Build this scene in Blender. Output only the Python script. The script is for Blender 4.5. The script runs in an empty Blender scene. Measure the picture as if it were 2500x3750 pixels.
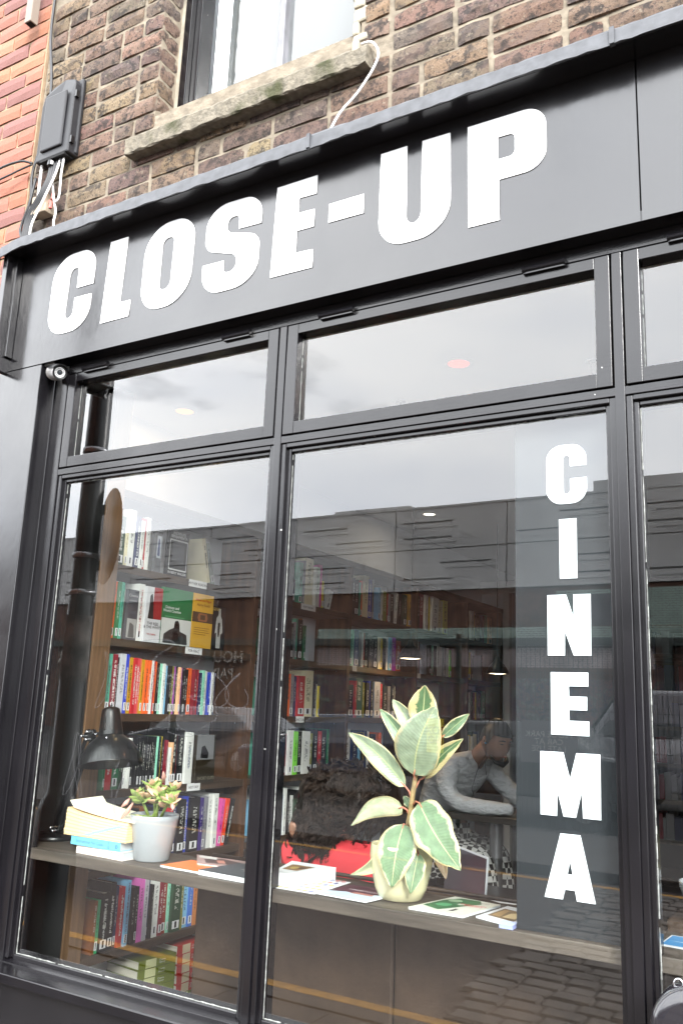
import bpy, bmesh, math, random
from mathutils import Vector, Matrix
from math import sin, cos, pi, radians
random.seed(7)
sc = bpy.context.scene
# ---------------------------------------------------------------- camera
cd = bpy.data.cameras.new("camera"); cam = bpy.data.objects.new("camera", cd)
sc.collection.objects.link(cam); sc.camera = cam
cd.sensor_fit = 'VERTICAL'; cd.sensor_height = 36.0; cd.sensor_width = 24.0
cd.lens = 30.58; cd.clip_start = 0.05; cd.clip_end = 2000
_w = Vector((1.30731314, .392288431, -.423012603))
RM = Matrix.Rotation(_w.length, 3, _w.normalized())   # world -> camera (right, down, forward)
r_, d_, f_ = RM[0], RM[1], RM[2]
M = Matrix(((r_[0], -d_[0], -f_[0]), (r_[1], -d_[1], -f_[1]), (r_[2], -d_[2], -f_[2])))
cam.matrix_world = Matrix.Translation((0, -2.0, 1.55)) @ M.to_4x4()
# ---------------------------------------------------------------- world
SUN_EL, SUN_AZ = radians(29), radians(138)     # azimuth clockwise from +y (north)
w = bpy.data.worlds.new("World"); sc.world = w; w.use_nodes = True
nt = w.node_tree; nt.nodes.clear()
out = nt.nodes.new('ShaderNodeOutputWorld'); bg = nt.nodes.new('ShaderNodeBackground')
sky = nt.nodes.new('ShaderNodeTexSky'); sky.sky_type = 'NISHITA'; sky.sun_disc = False
sky.sun_elevation = SUN_EL; sky.sun_rotation = SUN_AZ; sky.dust_density = 2
tc = nt.nodes.new('ShaderNodeTexCoord'); mp = nt.nodes.new('ShaderNodeMapping')
mp.inputs['Scale'].default_value = (1, 1, 2.6); mp.inputs['Location'].default_value = (3.1, 1.4, .3)
n1 = nt.nodes.new('ShaderNodeTexNoise'); n1.inputs['Scale'].default_value = 2.0
n1.inputs['Detail'].default_value = 8; n1.inputs['Roughness'].default_value = .55
cr = nt.nodes.new('ShaderNodeValToRGB'); cr.color_ramp.elements[0].position = .24; cr.color_ramp.elements[1].position = .36
n2 = nt.nodes.new('ShaderNodeTexNoise'); n2.inputs['Scale'].default_value = 3.2; n2.inputs['Detail'].default_value = 9
cr2 = nt.nodes.new('ShaderNodeValToRGB')
cr2.color_ramp.elements[0].position = .3; cr2.color_ramp.elements[0].color = (.75, .79, .86, 1)
cr2.color_ramp.elements[1].position = .62; cr2.color_ramp.elements[1].color = (.97, .985, 1, 1)
mx = nt.nodes.new('ShaderNodeMixRGB')
L = nt.links.new
L(tc.outputs['Generated'], mp.inputs['Vector']); L(mp.outputs[0], n1.inputs['Vector']); L(mp.outputs[0], n2.inputs['Vector'])
L(n1.outputs['Fac'], cr.inputs[0]); L(n2.outputs['Fac'], cr2.inputs[0])
scl = nt.nodes.new('ShaderNodeVectorMath'); scl.operation = 'SCALE'; scl.inputs['Scale'].default_value = 31; L(cr2.outputs[0], scl.inputs[0])
L(cr.outputs[0], mx.inputs[0]); L(sky.outputs[0], mx.inputs[1]); L(scl.outputs[0], mx.inputs[2])
L(mx.outputs[0], bg.inputs['Color']); bg.inputs['Strength'].default_value = 0.12; L(bg.outputs[0], out.inputs[0])
# ---------------------------------------------------------------- sun
sl = bpy.data.lights.new("sun", 'SUN'); sl.energy = 3.6; sl.angle = radians(16); sl.color = (1, .98, .95)
so = bpy.data.objects.new("sun", sl); sc.collection.objects.link(so)
sd = Vector((sin(SUN_AZ) * cos(SUN_EL), cos(SUN_AZ) * cos(SUN_EL), sin(SUN_EL)))
so.rotation_euler = sd.to_track_quat('Z', 'Y').to_euler(); so.location = (0, -5, 20)
sc.view_settings.view_transform = 'Standard'; sc.view_settings.look = 'None'
sc.view_settings.exposure = 1.05; sc.view_settings.gamma = 1
sc.render.engine = 'CYCLES'
sc.cycles.use_denoising = True; sc.cycles.max_bounces = 10; sc.cycles.transparent_max_bounces = 16
sc.cycles.caustics_reflective = False; sc.cycles.caustics_refractive = False
sc.cycles.sample_clamp_indirect = 8
# ---------------------------------------------------------------- materials
def lin(c):
    if isinstance(c, str):
        c = [int(c[i:i+2], 16) / 255 for i in (0, 2, 4)]
        return tuple(x / 12.92 if x <= .04045 else ((x + .055) / 1.055) ** 2.4 for x in c) + (1,)
    return tuple(c[:3]) + (1,)
def mat(name, col, rough=.6, metal=0, spec=.5, noise=None, bump=None, objcol=False, emit=None, coat=0, var=0, sss=0):
    """noise=(scale, amount, stretch xyz); bump=(scale, strength, distance, stretch)"""
    m = bpy.data.materials.new(name); m.use_nodes = True; t = m.node_tree; b = t.nodes['Principled BSDF']
    c = lin(col)
    b.inputs['Base Color'].default_value = c; b.inputs['Roughness'].default_value = rough
    b.inputs['Metallic'].default_value = metal; b.inputs['Specular IOR Level'].default_value = spec
    b.inputs['Coat Weight'].default_value = coat
    if sss: b.inputs['Subsurface Weight'].default_value = sss; b.inputs['Subsurface Scale'].default_value = .01
    co = t.nodes.new('ShaderNodeTexCoord'); src = None
    if objcol:
        oi = t.nodes.new('ShaderNodeObjectInfo'); src = oi.outputs['Color']
    def nz(sc_, st, det=6):
        mpp = t.nodes.new('ShaderNodeMapping'); mpp.inputs['Scale'].default_value = st
        n = t.nodes.new('ShaderNodeTexNoise'); n.inputs['Scale'].default_value = sc_; n.inputs['Detail'].default_value = det
        t.links.new(co.outputs['Object'], mpp.inputs[0]); t.links.new(mpp.outputs[0], n.inputs['Vector']); return n
    if noise:
        n = nz(noise[0], noise[2] if len(noise) > 2 else (1, 1, 1))
        r = t.nodes.new('ShaderNodeMapRange'); r.inputs['From Min'].default_value = .3; r.inputs['From Max'].default_value = .7
        r.inputs['To Min'].default_value = 1 - noise[1]; r.inputs['To Max'].default_value = 1 + noise[1]
        t.links.new(n.outputs['Fac'], r.inputs[0])
        h = t.nodes.new('ShaderNodeVectorMath'); h.operation = 'SCALE'
        if src: t.links.new(src, h.inputs[0])
        else: h.inputs[0].default_value = c[:3]
        t.links.new(r.outputs[0], h.inputs['Scale']); src = h.outputs[0]
    if src: t.links.new(src, b.inputs['Base Color'])
    if bump:
        n = nz(bump[0], bump[3] if len(bump) > 3 else (1, 1, 1), 4)
        bp = t.nodes.new('ShaderNodeBump'); bp.inputs['Strength'].default_value = bump[1]; bp.inputs['Distance'].default_value = bump[2]
        t.links.new(n.outputs['Fac'], bp.inputs['Height']); t.links.new(bp.outputs[0], b.inputs['Normal'])
    if emit:
        b.inputs['Emission Color'].default_value = lin(emit[0]); b.inputs['Emission Strength'].default_value = emit[1]
    return m
K = {}
K['paint'] = mat('black_gloss_paint', (.0055, .005, .0062), .17, bump=(260, .22, .0006, (1, 1, .25)), noise=(6, .25))
K['fascia'] = mat('black_fascia_paint', (.007, .0066, .0078), .18, spec=.85, bump=(60, .35, .0008, (1, 1, .4)), noise=(3, .2))
K['frame_h'] = mat('black_rail_paint', (.006, .0056, .0066), .18, bump=(120, .3, .0006, (.2, 1, 3)), noise=(6, .25))
K['gap'] = mat('dark_gap', (.0015, .0015, .0015), .9)
K['white'] = mat('white_vinyl', (.86, .86, .86), .35)
K['acrylic'] = mat('white_acrylic', (.83, .88, .93), .25, emit=((.85, .93, 1), .20))  # mild glow added so the sign letters stay bright behind the glass
K['signpanel'] = mat('grey_sign_panel', (.026, .029, .033), .45, spec=.12, noise=(4, .15))
K['lead'] = mat('lead_flashing', (.062, .064, .070), .55, metal=.1, noise=(30, .25, (1, 1, 1)), bump=(25, .5, .004))
K['putty'] = mat('chipped_white_putty', (.34, .35, .33), .8, noise=(60, .5))
K['brick'] = mat('stock_brick', (.3, .2, .12), .9, objcol=True, noise=(38, .55), bump=(50, 1.0, .009))
def brickify(m, dk, tn):
    t = m.node_tree; b = t.nodes['Principled BSDF']; src = b.inputs['Base Color'].links[0].from_socket; co = t.nodes.new('ShaderNodeTexCoord'); oi = t.nodes.new('ShaderNodeObjectInfo')
    ad = t.nodes.new('ShaderNodeVectorMath'); ad.operation = 'ADD'; geo = t.nodes.new('ShaderNodeNewGeometry'); t.links.new(geo.outputs['Position'], ad.inputs[0])
    for sc_, lo, hi, colr, amt in ((26, .50, .60, dk, .85), (14, .52, .70, tn, .55), (95, .54, .62, dk, .8), (55, .60, .66, (.30, .25, .18, 1), .7), (7, .50, .64, (.16, .10, .085, 1), .5)):
        n = t.nodes.new('ShaderNodeTexNoise'); n.inputs['Scale'].default_value = sc_; n.inputs['Detail'].default_value = 6; n.inputs['Roughness'].default_value = .65; t.links.new(geo.outputs['Position'], n.inputs['Vector'])
        r = t.nodes.new('ShaderNodeMapRange'); r.inputs['From Min'].default_value = lo; r.inputs['From Max'].default_value = hi; r.inputs['To Max'].default_value = amt; t.links.new(n.outputs['Fac'], r.inputs[0])
        x = t.nodes.new('ShaderNodeMixRGB'); x.inputs[2].default_value = colr; t.links.new(r.outputs[0], x.inputs[0]); t.links.new(src, x.inputs[1]); src = x.outputs[0]
    t.links.new(src, b.inputs['Base Color'])
brickify(K['brick'], (.028, .022, .020, 1), (.20, .155, .095, 1))
K['redbrick'] = mat('red_brick', (.4, .12, .06), .85, objcol=True, noise=(25, .22), bump=(80, .5, .002))
K['mortar'] = mat('lime_mortar', (.185, .155, .115), .95, noise=(22, .3), bump=(45, .9, .006))
K['redmortar'] = mat('cream_mortar', (.27, .19, .12), .95, noise=(22, .2), bump=(60, .6, .003))
K['render'] = mat('cement_render', (.30, .27, .21), .95, noise=(12, .3), bump=(30, .8, .006))
K['boxgrey'] = mat('weathered_black_plastic', (.009, .009, .011), .5, noise=(9, .3, (1, 1, .3)), bump=(40, .2, .001))
K['cable'] = mat('black_cable', (.02, .02, .022), .5)
K['wcable'] = mat('white_cable', (.7, .7, .68), .5)
K['jbox'] = mat('beige_junction_box', (.33, .27, .2), .7, noise=(20, .2))
K['chrome'] = mat('polished_steel', (.6, .6, .62), .22, metal=1)
K['camgrey'] = mat('silver_camera_body', (.38, .37, .36), .35, metal=.6)
K['led'] = mat('camera_led_glint', (.8, .8, .8), .2, spec=1, emit=((1, 1, 1), .25))  # added glow paints the light glinting back off unlit LEDs
K['blackpl'] = mat('black_plastic', (.005, .005, .0055), .3)
K['lampblk'] = mat('lamp_black_enamel', (.006, .006, .0065), .28, coat=.2)
K['ledge'] = mat('stained_ledge_wood', (.075, .060, .048), .55, noise=(14, .35, (.25, 3, 3)), bump=(30, .4, .002, (.2, 4, 4)))
K['shelf'] = mat('dark_stained_shelf', (.050, .030, .018), .5, noise=(14, .4, (3, .3, 3)), bump=(40, .3, .001, (4, .3, 4)))
K['upright'] = mat('oiled_pine_upright', (.075, .034, .016), .5, noise=(9, .5, (3, 3, .35)), bump=(40, .3, .001, (4, 4, .3)))
K['post'] = mat('pale_pine_post', (.12, .066, .032), .5, noise=(18, .3, (4, 4, .25)), bump=(60, .3, .001, (4, 4, .3)))
K['backp'] = mat('white_wall_paint', (.74, .75, .80), .7, noise=(2, .06))
K['ceil'] = mat('ceiling_paint', (.62, .62, .62), .8)
K['floor'] = mat('shop_floor_boards', (.03, .024, .02), .5, noise=(6, .3, (1, .2, 1)))
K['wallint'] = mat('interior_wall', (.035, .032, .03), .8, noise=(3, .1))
K['label'] = mat('paper_label', (.72, .72, .72), .6)
K['ink'] = mat('black_ink', (.02, .02, .02), .7)
K['page'] = mat('page_edges', (.72, .68, .58), .8, noise=(3, .12, (1, 1, 90)))
K['creampage'] = mat('cream_page_edges', (.80, .62, .38), .8, noise=(2.2, .14, (1, 1, 110)))
K['leather'] = mat('brown_leather', (.048, .030, .020), .5, noise=(8, .3), bump=(60, .4, .002))
K['soil'] = mat('potting_soil', (.04, .022, .012), .95, bump=(80, 1, .004))
K['pot_w'] = mat('white_glazed_pot', (.37, .39, .41), .12, coat=.4)
K['pot_c'] = mat('cream_glazed_pot', (.74, .68, .43), .16, coat=.3)
K['skin'] = mat('skin', (.24, .12, .075), .5, sss=.1, noise=(12, .1))
K['hair'] = mat('dark_brown_hair', (.020, .0115, .008), .55, spec=.2, noise=(20, .5))
K['bhair'] = mat('black_hair', (.008, .006, .005), .5)
K['redtop'] = mat('red_knit', (.62, .035, .045), .8, bump=(200, .5, .001))
K['sweater'] = mat('grey_ribbed_sweater', (.56, .56, .58), .85, bump=(16, .9, .03, (1, 1, 2.2)), noise=(120, .12, (4, 4, .4)))
K['steel'] = mat('brushed_steel_leg', (.30, .30, .31), .3, metal=.8)
K['tabletop'] = mat('dark_table_top', (.05, .04, .035), .4)
K['asphalt'] = mat('asphalt', (.05, .038, .033), .95, noise=(55, .5), bump=(120, .6, .01))
K['carpark'] = mat('car_park_tarmac', (.016, .014, .013), .95, noise=(3, .3))
K['pave'] = mat('pavement_slab', (.042, .037, .034), .9, noise=(5, .2), bump=(60, .3, .003))
K['sett'] = mat('granite_sett', (.09, .077, .068), .85, noise=(3, .35), bump=(30, .4, .01))
K['joint'] = mat('sett_joint', (.025, .02, .017), .95)
K['yellow'] = mat('worn_yellow_line', (.30, .15, .02), .8, noise=(12, .35))
K['concrete'] = mat('concrete_panel', (.35, .345, .34), .85, noise=(.6, .16), bump=(20, .2, .01))
K['groove'] = mat('groove_shadow_gap', (.03, .03, .03), .9)
K['mint'] = mat('mint_painted_brick', (.24, .31, .275), .8, objcol=False, noise=(1.5, .25))
K['pinkbrick'] = mat('pale_painted_brick', (.30, .25, .25), .8, noise=(1.5, .3))
K['darkbrick'] = mat('sooty_brick', (.07, .035, .024), .9, noise=(3, .5))
K['green'] = mat('dark_green_steel', (.007, .016, .013), .5)
K['carpaint'] = mat('car_paint', (.7, .7, .7), .25, objcol=True, coat=.6)
K['carglass'] = mat('car_window', (.02, .025, .03), .08)
K['tyre'] = mat('tyre_rubber', (.02, .02, .02), .8)
K['polemat'] = mat('black_lamp_post', (.006, .006, .0065), .35, noise=(8, .6), bump=(30, .3, .003))
K['signback'] = mat('brown_sign_back', (.045, .022, .015), .5, noise=(9, .2))
K['lightmat'] = mat('downlight_glow', (.1, .05, .01), .5, emit=((1, .24, .0), .75))
K['lightred'] = mat('downlight_red_glow', (.1, .02, .01), .5, emit=((1, .02, .0), .9))
K['lightwhite'] = mat('downlight_white_glow', (.1, .1, .1), .5, emit=((1, .9, .75), 2))
K['pendglow'] = mat('pendant_glow', (.1, .1, .1), .5, emit=((1, .8, .55), 5))
K['copper'] = mat('copper_shade', (.5, .2, .08), .35, metal=.6, emit=((1, .3, .08), .10))
def glass_mat(nm='window_glass', kf=2.85):
    m = bpy.data.materials.new(nm); m.use_nodes = True; t = m.node_tree; t.nodes.clear()
    o = t.nodes.new('ShaderNodeOutputMaterial'); mxs = t.nodes.new('ShaderNodeMixShader')
    tr = t.nodes.new('ShaderNodeBsdfTransparent'); gl = t.nodes.new('ShaderNodeBsdfGlossy'); gl.inputs['Roughness'].default_value = 0.0
    tr.inputs['Color'].default_value = (.95, .965, .955, 1)
    fr = t.nodes.new('ShaderNodeFresnel'); fr.inputs['IOR'].default_value = 1.5
    g = t.nodes.new('ShaderNodeNewGeometry')
    a = t.nodes.new('ShaderNodeMath'); a.operation = 'MULTIPLY'; a.inputs[1].default_value = kf
    b = t.nodes.new('ShaderNodeMath'); b.operation = 'SUBTRACT'; b.inputs[0].default_value = 1
    c = t.nodes.new('ShaderNodeMath'); c.operation = 'MULTIPLY'; c.use_clamp = True
    co = t.nodes.new('ShaderNodeTexCoord'); n = t.nodes.new('ShaderNodeTexNoise'); n.inputs['Scale'].default_value = 1.3; n.inputs['Detail'].default_value = 1
    bp = t.nodes.new('ShaderNodeBump'); bp.inputs['Strength'].default_value = .25; bp.inputs['Distance'].default_value = .004
    l = t.links.new
    l(co.outputs['Object'], n.inputs['Vector']); l(n.outputs['Fac'], bp.inputs['Height']); l(bp.outputs[0], gl.inputs['Normal'])
    l(fr.outputs[0], a.inputs[0]); l(g.outputs['Backfacing'], b.inputs[1]); l(a.outputs[0], c.inputs[0]); l(b.outputs[0], c.inputs[1])
    l(c.outputs[0], mxs.inputs[0]); l(tr.outputs[0], mxs.inputs[1]); l(gl.outputs[0], mxs.inputs[2]); l(mxs.outputs[0], o.inputs[0])
    return m
K['glass'] = glass_mat(); K['upglass'] = glass_mat('upstairs_glass', 1.95)
def chipify(m, sc_=7, th=.035, colr=(.25, .25, .24, 1)):
    t = m.node_tree; b = t.nodes['Principled BSDF']; src = b.inputs['Base Color'].links[0].from_socket; g = t.nodes.new('ShaderNodeNewGeometry')
    v = t.nodes.new('ShaderNodeTexVoronoi'); v.inputs['Scale'].default_value = sc_; n = t.nodes.new('ShaderNodeTexNoise'); n.inputs['Scale'].default_value = 60; n.inputs['Detail'].default_value = 3
    a = t.nodes.new('ShaderNodeMath'); a.operation = 'MULTIPLY_ADD'; a.inputs[1].default_value = .11; t.links.new(g.outputs['Position'], v.inputs['Vector']); t.links.new(g.outputs['Position'], n.inputs['Vector']); t.links.new(n.outputs['Fac'], a.inputs[0]); t.links.new(v.outputs['Distance'], a.inputs[2])
    c = t.nodes.new('ShaderNodeMath'); c.operation = 'LESS_THAN'; c.inputs[1].default_value = th + .055; t.links.new(a.outputs[0], c.inputs[0])
    x = t.nodes.new('ShaderNodeMixRGB'); x.inputs[2].default_value = colr; t.links.new(c.outputs[0], x.inputs[0]); t.links.new(src, x.inputs[1]); t.links.new(x.outputs[0], b.inputs['Base Color'])
    r = t.nodes.new('ShaderNodeMapRange'); n2 = t.nodes.new('ShaderNodeTexNoise'); n2.inputs['Scale'].default_value = 5; n2.inputs['Detail'].default_value = 8; t.links.new(g.outputs['Position'], n2.inputs['Vector']); r0 = b.inputs['Roughness'].default_value
    r.inputs['From Min'].default_value = .35; r.inputs['From Max'].default_value = .7; r.inputs['To Min'].default_value = r0 * .85; r.inputs['To Max'].default_value = r0 * 1.5; t.links.new(n2.outputs['Fac'], r.inputs[0]); t.links.new(r.outputs[0], b.inputs['Roughness'])
chipify(K['paint'], 9, .018); chipify(K['frame_h'], 9, .018); chipify(K['fascia'], 3.2, .004)
def book_mat():
    m = mat('printed_book_cover', (.5, .5, .5), .38, objcol=True, noise=(14, .08))
    t = m.node_tree; b = t.nodes['Principled BSDF']; l = t.links.new
    src = b.inputs['Base Color'].links[0].from_socket
    oi = t.nodes.new('ShaderNodeObjectInfo'); co = t.nodes.new('ShaderNodeTexCoord'); sp = t.nodes.new('ShaderNodeSeparateXYZ')
    l(co.outputs['Generated'], sp.inputs[0])
    def mth(op, a, b_=None, c_=None):
        n = t.nodes.new('ShaderNodeMath'); n.operation = op
        for i, x in enumerate((a, b_, c_)):
            if x is None: continue
            if isinstance(x, (int, float)): n.inputs[i].default_value = x
            else: l(x, n.inputs[i])
        return n.outputs[0]
    cmb = t.nodes.new('ShaderNodeCombineXYZ')
    l(mth('MULTIPLY', sp.outputs['Z'], 38), cmb.inputs[2]); l(mth('MULTIPLY', sp.outputs['Y'], 2.5), cmb.inputs[1]); l(mth('MULTIPLY', oi.outputs['Random'], 40), cmb.inputs[0])
    n = t.nodes.new('ShaderNodeTexNoise'); n.inputs['Scale'].default_value = 1; n.inputs['Detail'].default_value = 2; l(cmb.outputs[0], n.inputs['Vector'])
    letters = mth('GREATER_THAN', n.outputs['Fac'], .50)
    inY = mth('COMPARE', sp.outputs['Y'], .5, .20)
    c0 = mth('ADD', .52, mth('MULTIPLY', oi.outputs['Random'], .16))
    inZ = mth('COMPARE', sp.outputs['Z'], c0, .25)
    gm = t.nodes.new('ShaderNodeNewGeometry')
    k = mth('MULTIPLY', mth('MULTIPLY', letters, inY), inZ)
    lum = t.nodes.new('ShaderNodeRGBToBW'); l(oi.outputs['Color'], lum.inputs[0])
    light = mth('LESS_THAN', lum.outputs[0], .22)
    inkc = t.nodes.new('ShaderNodeMixRGB'); l(light, inkc.inputs[0]); inkc.inputs[1].default_value = (.03, .03, .04, 1); inkc.inputs[2].default_value = (.6, .6, .55, 1)
    mx = t.nodes.new('ShaderNodeMixRGB'); l(mth('MULTIPLY', k, .6), mx.inputs[0]); l(src, mx.inputs[1]); l(inkc.outputs[0], mx.inputs[2])
    l(mx.outputs[0], b.inputs['Base Color']); return m
K['book'] = book_mat()
def plain(col, rough=.5):
    key = 'c_%s' % (col if isinstance(col, str) else '_'.join('%.2f' % x for x in col))
    if key not in K: K[key] = mat('tint_' + key[2:].replace('.', ''), col, rough)
    return K[key]
# ---------------------------------------------------------------- helpers
col = sc.collection
def tag(o, label=None, cat=None, group=None, kind=None):
    if label: o['label'] = label
    if cat: o['category'] = cat
    if group: o['group'] = group
    if kind: o['kind'] = kind
    return o
def wloc(o):
    m = Matrix.Identity(4)
    while o is not None:
        m = (Matrix.Translation(o.location) @ o.rotation_euler.to_matrix().to_4x4()) @ m
        o = o.parent
    return m
def thing(name, label, cat, loc=(0, 0, 0), group=None, rot=(0, 0, 0)):
    o = bpy.data.objects.new(name, None); o.empty_display_size = .1; col.objects.link(o); o.location = loc; o.rotation_euler = rot
    return tag(o, label, cat, group)
class MB:
    def __init__(s): s.v = []; s.f = []; s.m = []; s.uv = None
    def add(s, vs, fs, m=0):
        b = len(s.v); s.v += [Vector(p) for p in vs]
        for f in fs: s.f.append([b + i for i in f]); s.m.append(m)
        return s
    def box(s, x0, x1, y0, y1, z0, z1, m=0, T=None):
        vs = [(x, y, z) for x in (x0, x1) for y in (y0, y1) for z in (z0, z1)]
        if T is not None: vs = [T @ Vector(p) for p in vs]
        return s.add(vs, [(0, 1, 3, 2), (4, 6, 7, 5), (0, 4, 5, 1), (2, 3, 7, 6), (0, 2, 6, 4), (1, 5, 7, 3)], m)
    def tube(s, pts, r, n=8, m=0, cap=True):
        pts = [Vector(p) for p in pts]; k = len(pts); rs = r if isinstance(r, (list, tuple)) else [r] * k
        b = len(s.v); prev = None
        for i, p in enumerate(pts):
            t = (pts[min(i + 1, k - 1)] - pts[max(i - 1, 0)]).normalized()
            if prev is None:
                a = Vector((0, 0, 1)) if abs(t.z) < .9 else Vector((1, 0, 0)); u = t.cross(a).normalized()
            else:
                u = (prev - t * prev.dot(t)).normalized()
            prev = u; v = t.cross(u)
            for j in range(n): s.v.append(p + (u * cos(2 * pi * j / n) + v * sin(2 * pi * j / n)) * rs[i])
        for i in range(k - 1):
            for j in range(n):
                s.f.append([b + i * n + j, b + i * n + (j + 1) % n, b + (i + 1) * n + (j + 1) % n, b + (i + 1) * n + j]); s.m.append(m)
        if cap:
            s.f.append([b + j for j in range(n)][::-1]); s.m.append(m); s.f.append([b + (k - 1) * n + j for j in range(n)]); s.m.append(m)
        return s
    def lathe(s, prof, c=(0, 0, 0), n=24, m=0, T=None, ms=None):
        b = len(s.v); c = Vector(c)
        for r, z in prof:
            for j in range(n):
                p = Vector((r * cos(2 * pi * j / n), r * sin(2 * pi * j / n), z))
                if T is not None: p = T @ p
                s.v.append(p + c)
        for i in range(len(prof) - 1):
            for j in range(n):
                s.f.append([b + i * n + j, b + i * n + (j + 1) % n, b + (i + 1) * n + (j + 1) % n, b + (i + 1) * n + j]); s.m.append(ms[i] if ms else m)
        return s
    def build(s, name, mats, parent=None, smooth=False, bevel=0, seg=2):
        if not isinstance(mats, (list, tuple)): mats = [mats]
        me = bpy.data.meshes.new(name); inv = wloc(parent).inverted() if parent is not None else None
        org = Vector((0, 0, 0))
        if parent is None and s.v:
            mn = [min(p[i] for p in s.v) for i in range(3)]; mxx = [max(p[i] for p in s.v) for i in range(3)]
            org = Vector(((mn[0] + mxx[0]) / 2, (mn[1] + mxx[1]) / 2, mn[2]))
        vs = [(inv @ p if inv else p - org) for p in s.v]
        me.from_pydata([tuple(p) for p in vs], [], s.f)
        for mm in mats: me.materials.append(mm)
        for p, k in zip(me.polygons, s.m): p.material_index = k; p.use_smooth = smooth
        if s.uv:
            ul = me.uv_layers.new(name='UVMap')
            for lp in me.loops: ul.data[lp.index].uv = s.uv[lp.vertex_index]
        me.validate(); me.update()
        o = bpy.data.objects.new(name, me); col.objects.link(o); o.location = org
        if parent is not None: o.parent = parent; o.location = (0, 0, 0)
        if bevel:
            bv = o.modifiers.new('bevel', 'BEVEL'); bv.width = bevel; bv.segments = seg; bv.limit_method = 'ANGLE'
        return o
def bx(name, x0, x1, y0, y1, z0, z1, m, parent=None, bevel=0):
    return MB().box(x0, x1, y0, y1, z0, z1).build(name, m, parent, bevel=bevel)
def curve_mesh(cu, name, m, parent, Mx, loc):
    o = bpy.data.objects.new('tmp', cu); col.objects.link(o); dg = bpy.context.evaluated_depsgraph_get(); dg.update()
    me = bpy.data.meshes.new_from_object(o.evaluated_get(dg)); bpy.data.objects.remove(o)
    T = Matrix.Translation(loc) @ Mx.to_4x4()
    if parent is not None: T = wloc(parent).inverted() @ T
    me.transform(T); me.materials.clear(); me.materials.append(m); me.name = name
    for p in me.polygons: p.material_index = 0
    r = bpy.data.objects.new(name, me); col.objects.link(r)
    if parent is not None: r.parent = parent
    return r
FACE = Matrix(((1, 0, 0), (0, 0, -1), (0, 1, 0)))          # text facing -y
SIDE = Matrix(((0, 0, 1), (1, 0, 0), (0, 1, 0)))           # text facing +x, reads along +y
SPINE = Matrix(((0, 0, 1), (0, 1, 0), (-1, 0, 0)))         # text facing +x, reads downwards
FLAT = Matrix.Identity(3)
def text(body, size, m, parent, Mx, loc, align='CENTER', name='lettering', width=None, bold=0.0, ext=.0003):
    cu = bpy.data.curves.new('t', 'FONT'); cu.body = body; cu.size = size; cu.align_x = align; cu.align_y = 'CENTER'
    cu.extrude = ext; cu.offset = bold; cu.resolution_u = 2; cu.space_line = .85
    S = Mx.copy()
    if width: S = Mx @ Matrix.Diagonal((width, 1, 1))
    return curve_mesh(cu, name, m, parent, S, loc)
def rpoly(pts, n=8):
    """polygon with rounded corners: (x, z, r)"""
    P = [(p[0], p[1], p[2] if len(p) > 2 else 0) for p in pts]; outp = []; k = len(P)
    for i, (x, z, r) in enumerate(P):
        if r == 0: outp.append((x, z)); continue
        a = Vector(P[i - 1][:2]); c = Vector((x, z)); b = Vector(P[(i + 1) % k][:2])
        ra = min(r, (a - c).length * .5 if P[i-1][2] else (a - c).length); rb = min(r, (b - c).length * .5 if P[(i+1) % k][2] else (b - c).length)
        p0 = c + (a - c).normalized() * ra; p1 = c + (b - c).normalized() * rb; kk = .5523
        q0 = p0 + (c - p0) * kk; q1 = p1 + (c - p1) * kk
        for j in range(n + 1):
            t = j / n; q = p0 * (1 - t) ** 3 + q0 * 3 * t * (1 - t) ** 2 + q1 * 3 * t * t * (1 - t) + p1 * t ** 3
            outp.append((q.x, q.y))
    return outp
def shape(loops, y, m, parent, name='letter', ext=.0015, bev=0, Mx=FACE):
    cu = bpy.data.curves.new('s', 'CURVE'); cu.dimensions = '2D'; cu.fill_mode = 'BOTH'; cu.extrude = ext; cu.bevel_depth = bev; cu.bevel_resolution = 2
    for lp in loops:
        q = rpoly(lp); s = cu.splines.new('POLY'); s.points.add(len(q) - 1)
        for p, (x, z) in zip(s.points, q): p.co = (x, z, 0, 1)
        s.use_cyclic_u = True
    return curve_mesh(cu, name, m, parent, Mx, Vector((0, y, 0)) if Mx is FACE else y)
def skin(name, chain, edges, m, parent, sub=2, smooth=True):
    """chain = [(x,y,z,r or (rx,ry))]"""
    me = bpy.data.meshes.new(name); bm = bmesh.new(); ly = bm.verts.layers.skin.verify()
    inv = wloc(parent).inverted() if parent is not None else Matrix.Identity(4)
    vs = []
    for i, c in enumerate(chain):
        v = bm.verts.new(inv @ Vector(c[:3])); r = c[3]; v[ly].radius = (r, r) if not isinstance(r, tuple) else r
        v[ly].use_root = (i == 0); vs.append(v)
    for a, b in edges: bm.edges.new((vs[a], vs[b]))
    bm.to_mesh(me); bm.free(); me.materials.append(m)
    o = bpy.data.objects.new(name, me); col.objects.link(o)
    if parent is not None: o.parent = parent
    k = o.modifiers.new('skin', 'SKIN'); k.use_smooth_shade = True
    s = o.modifiers.new('sub', 'SUBSURF'); s.levels = sub; s.render_levels = sub
    return o
def ordinal(n):
    return ['first', 'second', 'third', 'fourth', 'fifth', 'sixth', 'seventh', 'eighth', 'ninth', 'tenth', 'eleventh', 'twelfth', 'thirteenth',
            'fourteenth', 'fifteenth', 'sixteenth', 'seventeenth', 'eighteenth', 'nineteenth', 'twentieth', 'twenty-first', 'twenty-second', 'twenty-third', 'twenty-fourth',
            'twenty-fifth', 'twenty-sixth', 'twenty-seventh', 'twenty-eighth', 'twenty-ninth', 'thirtieth', 'thirty-first', 'thirty-second', 'thirty-third', 'thirty-fourth',
            'thirty-fifth', 'thirty-sixth', 'thirty-seventh', 'thirty-eighth', 'thirty-ninth', 'fortieth'][n]
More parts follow.
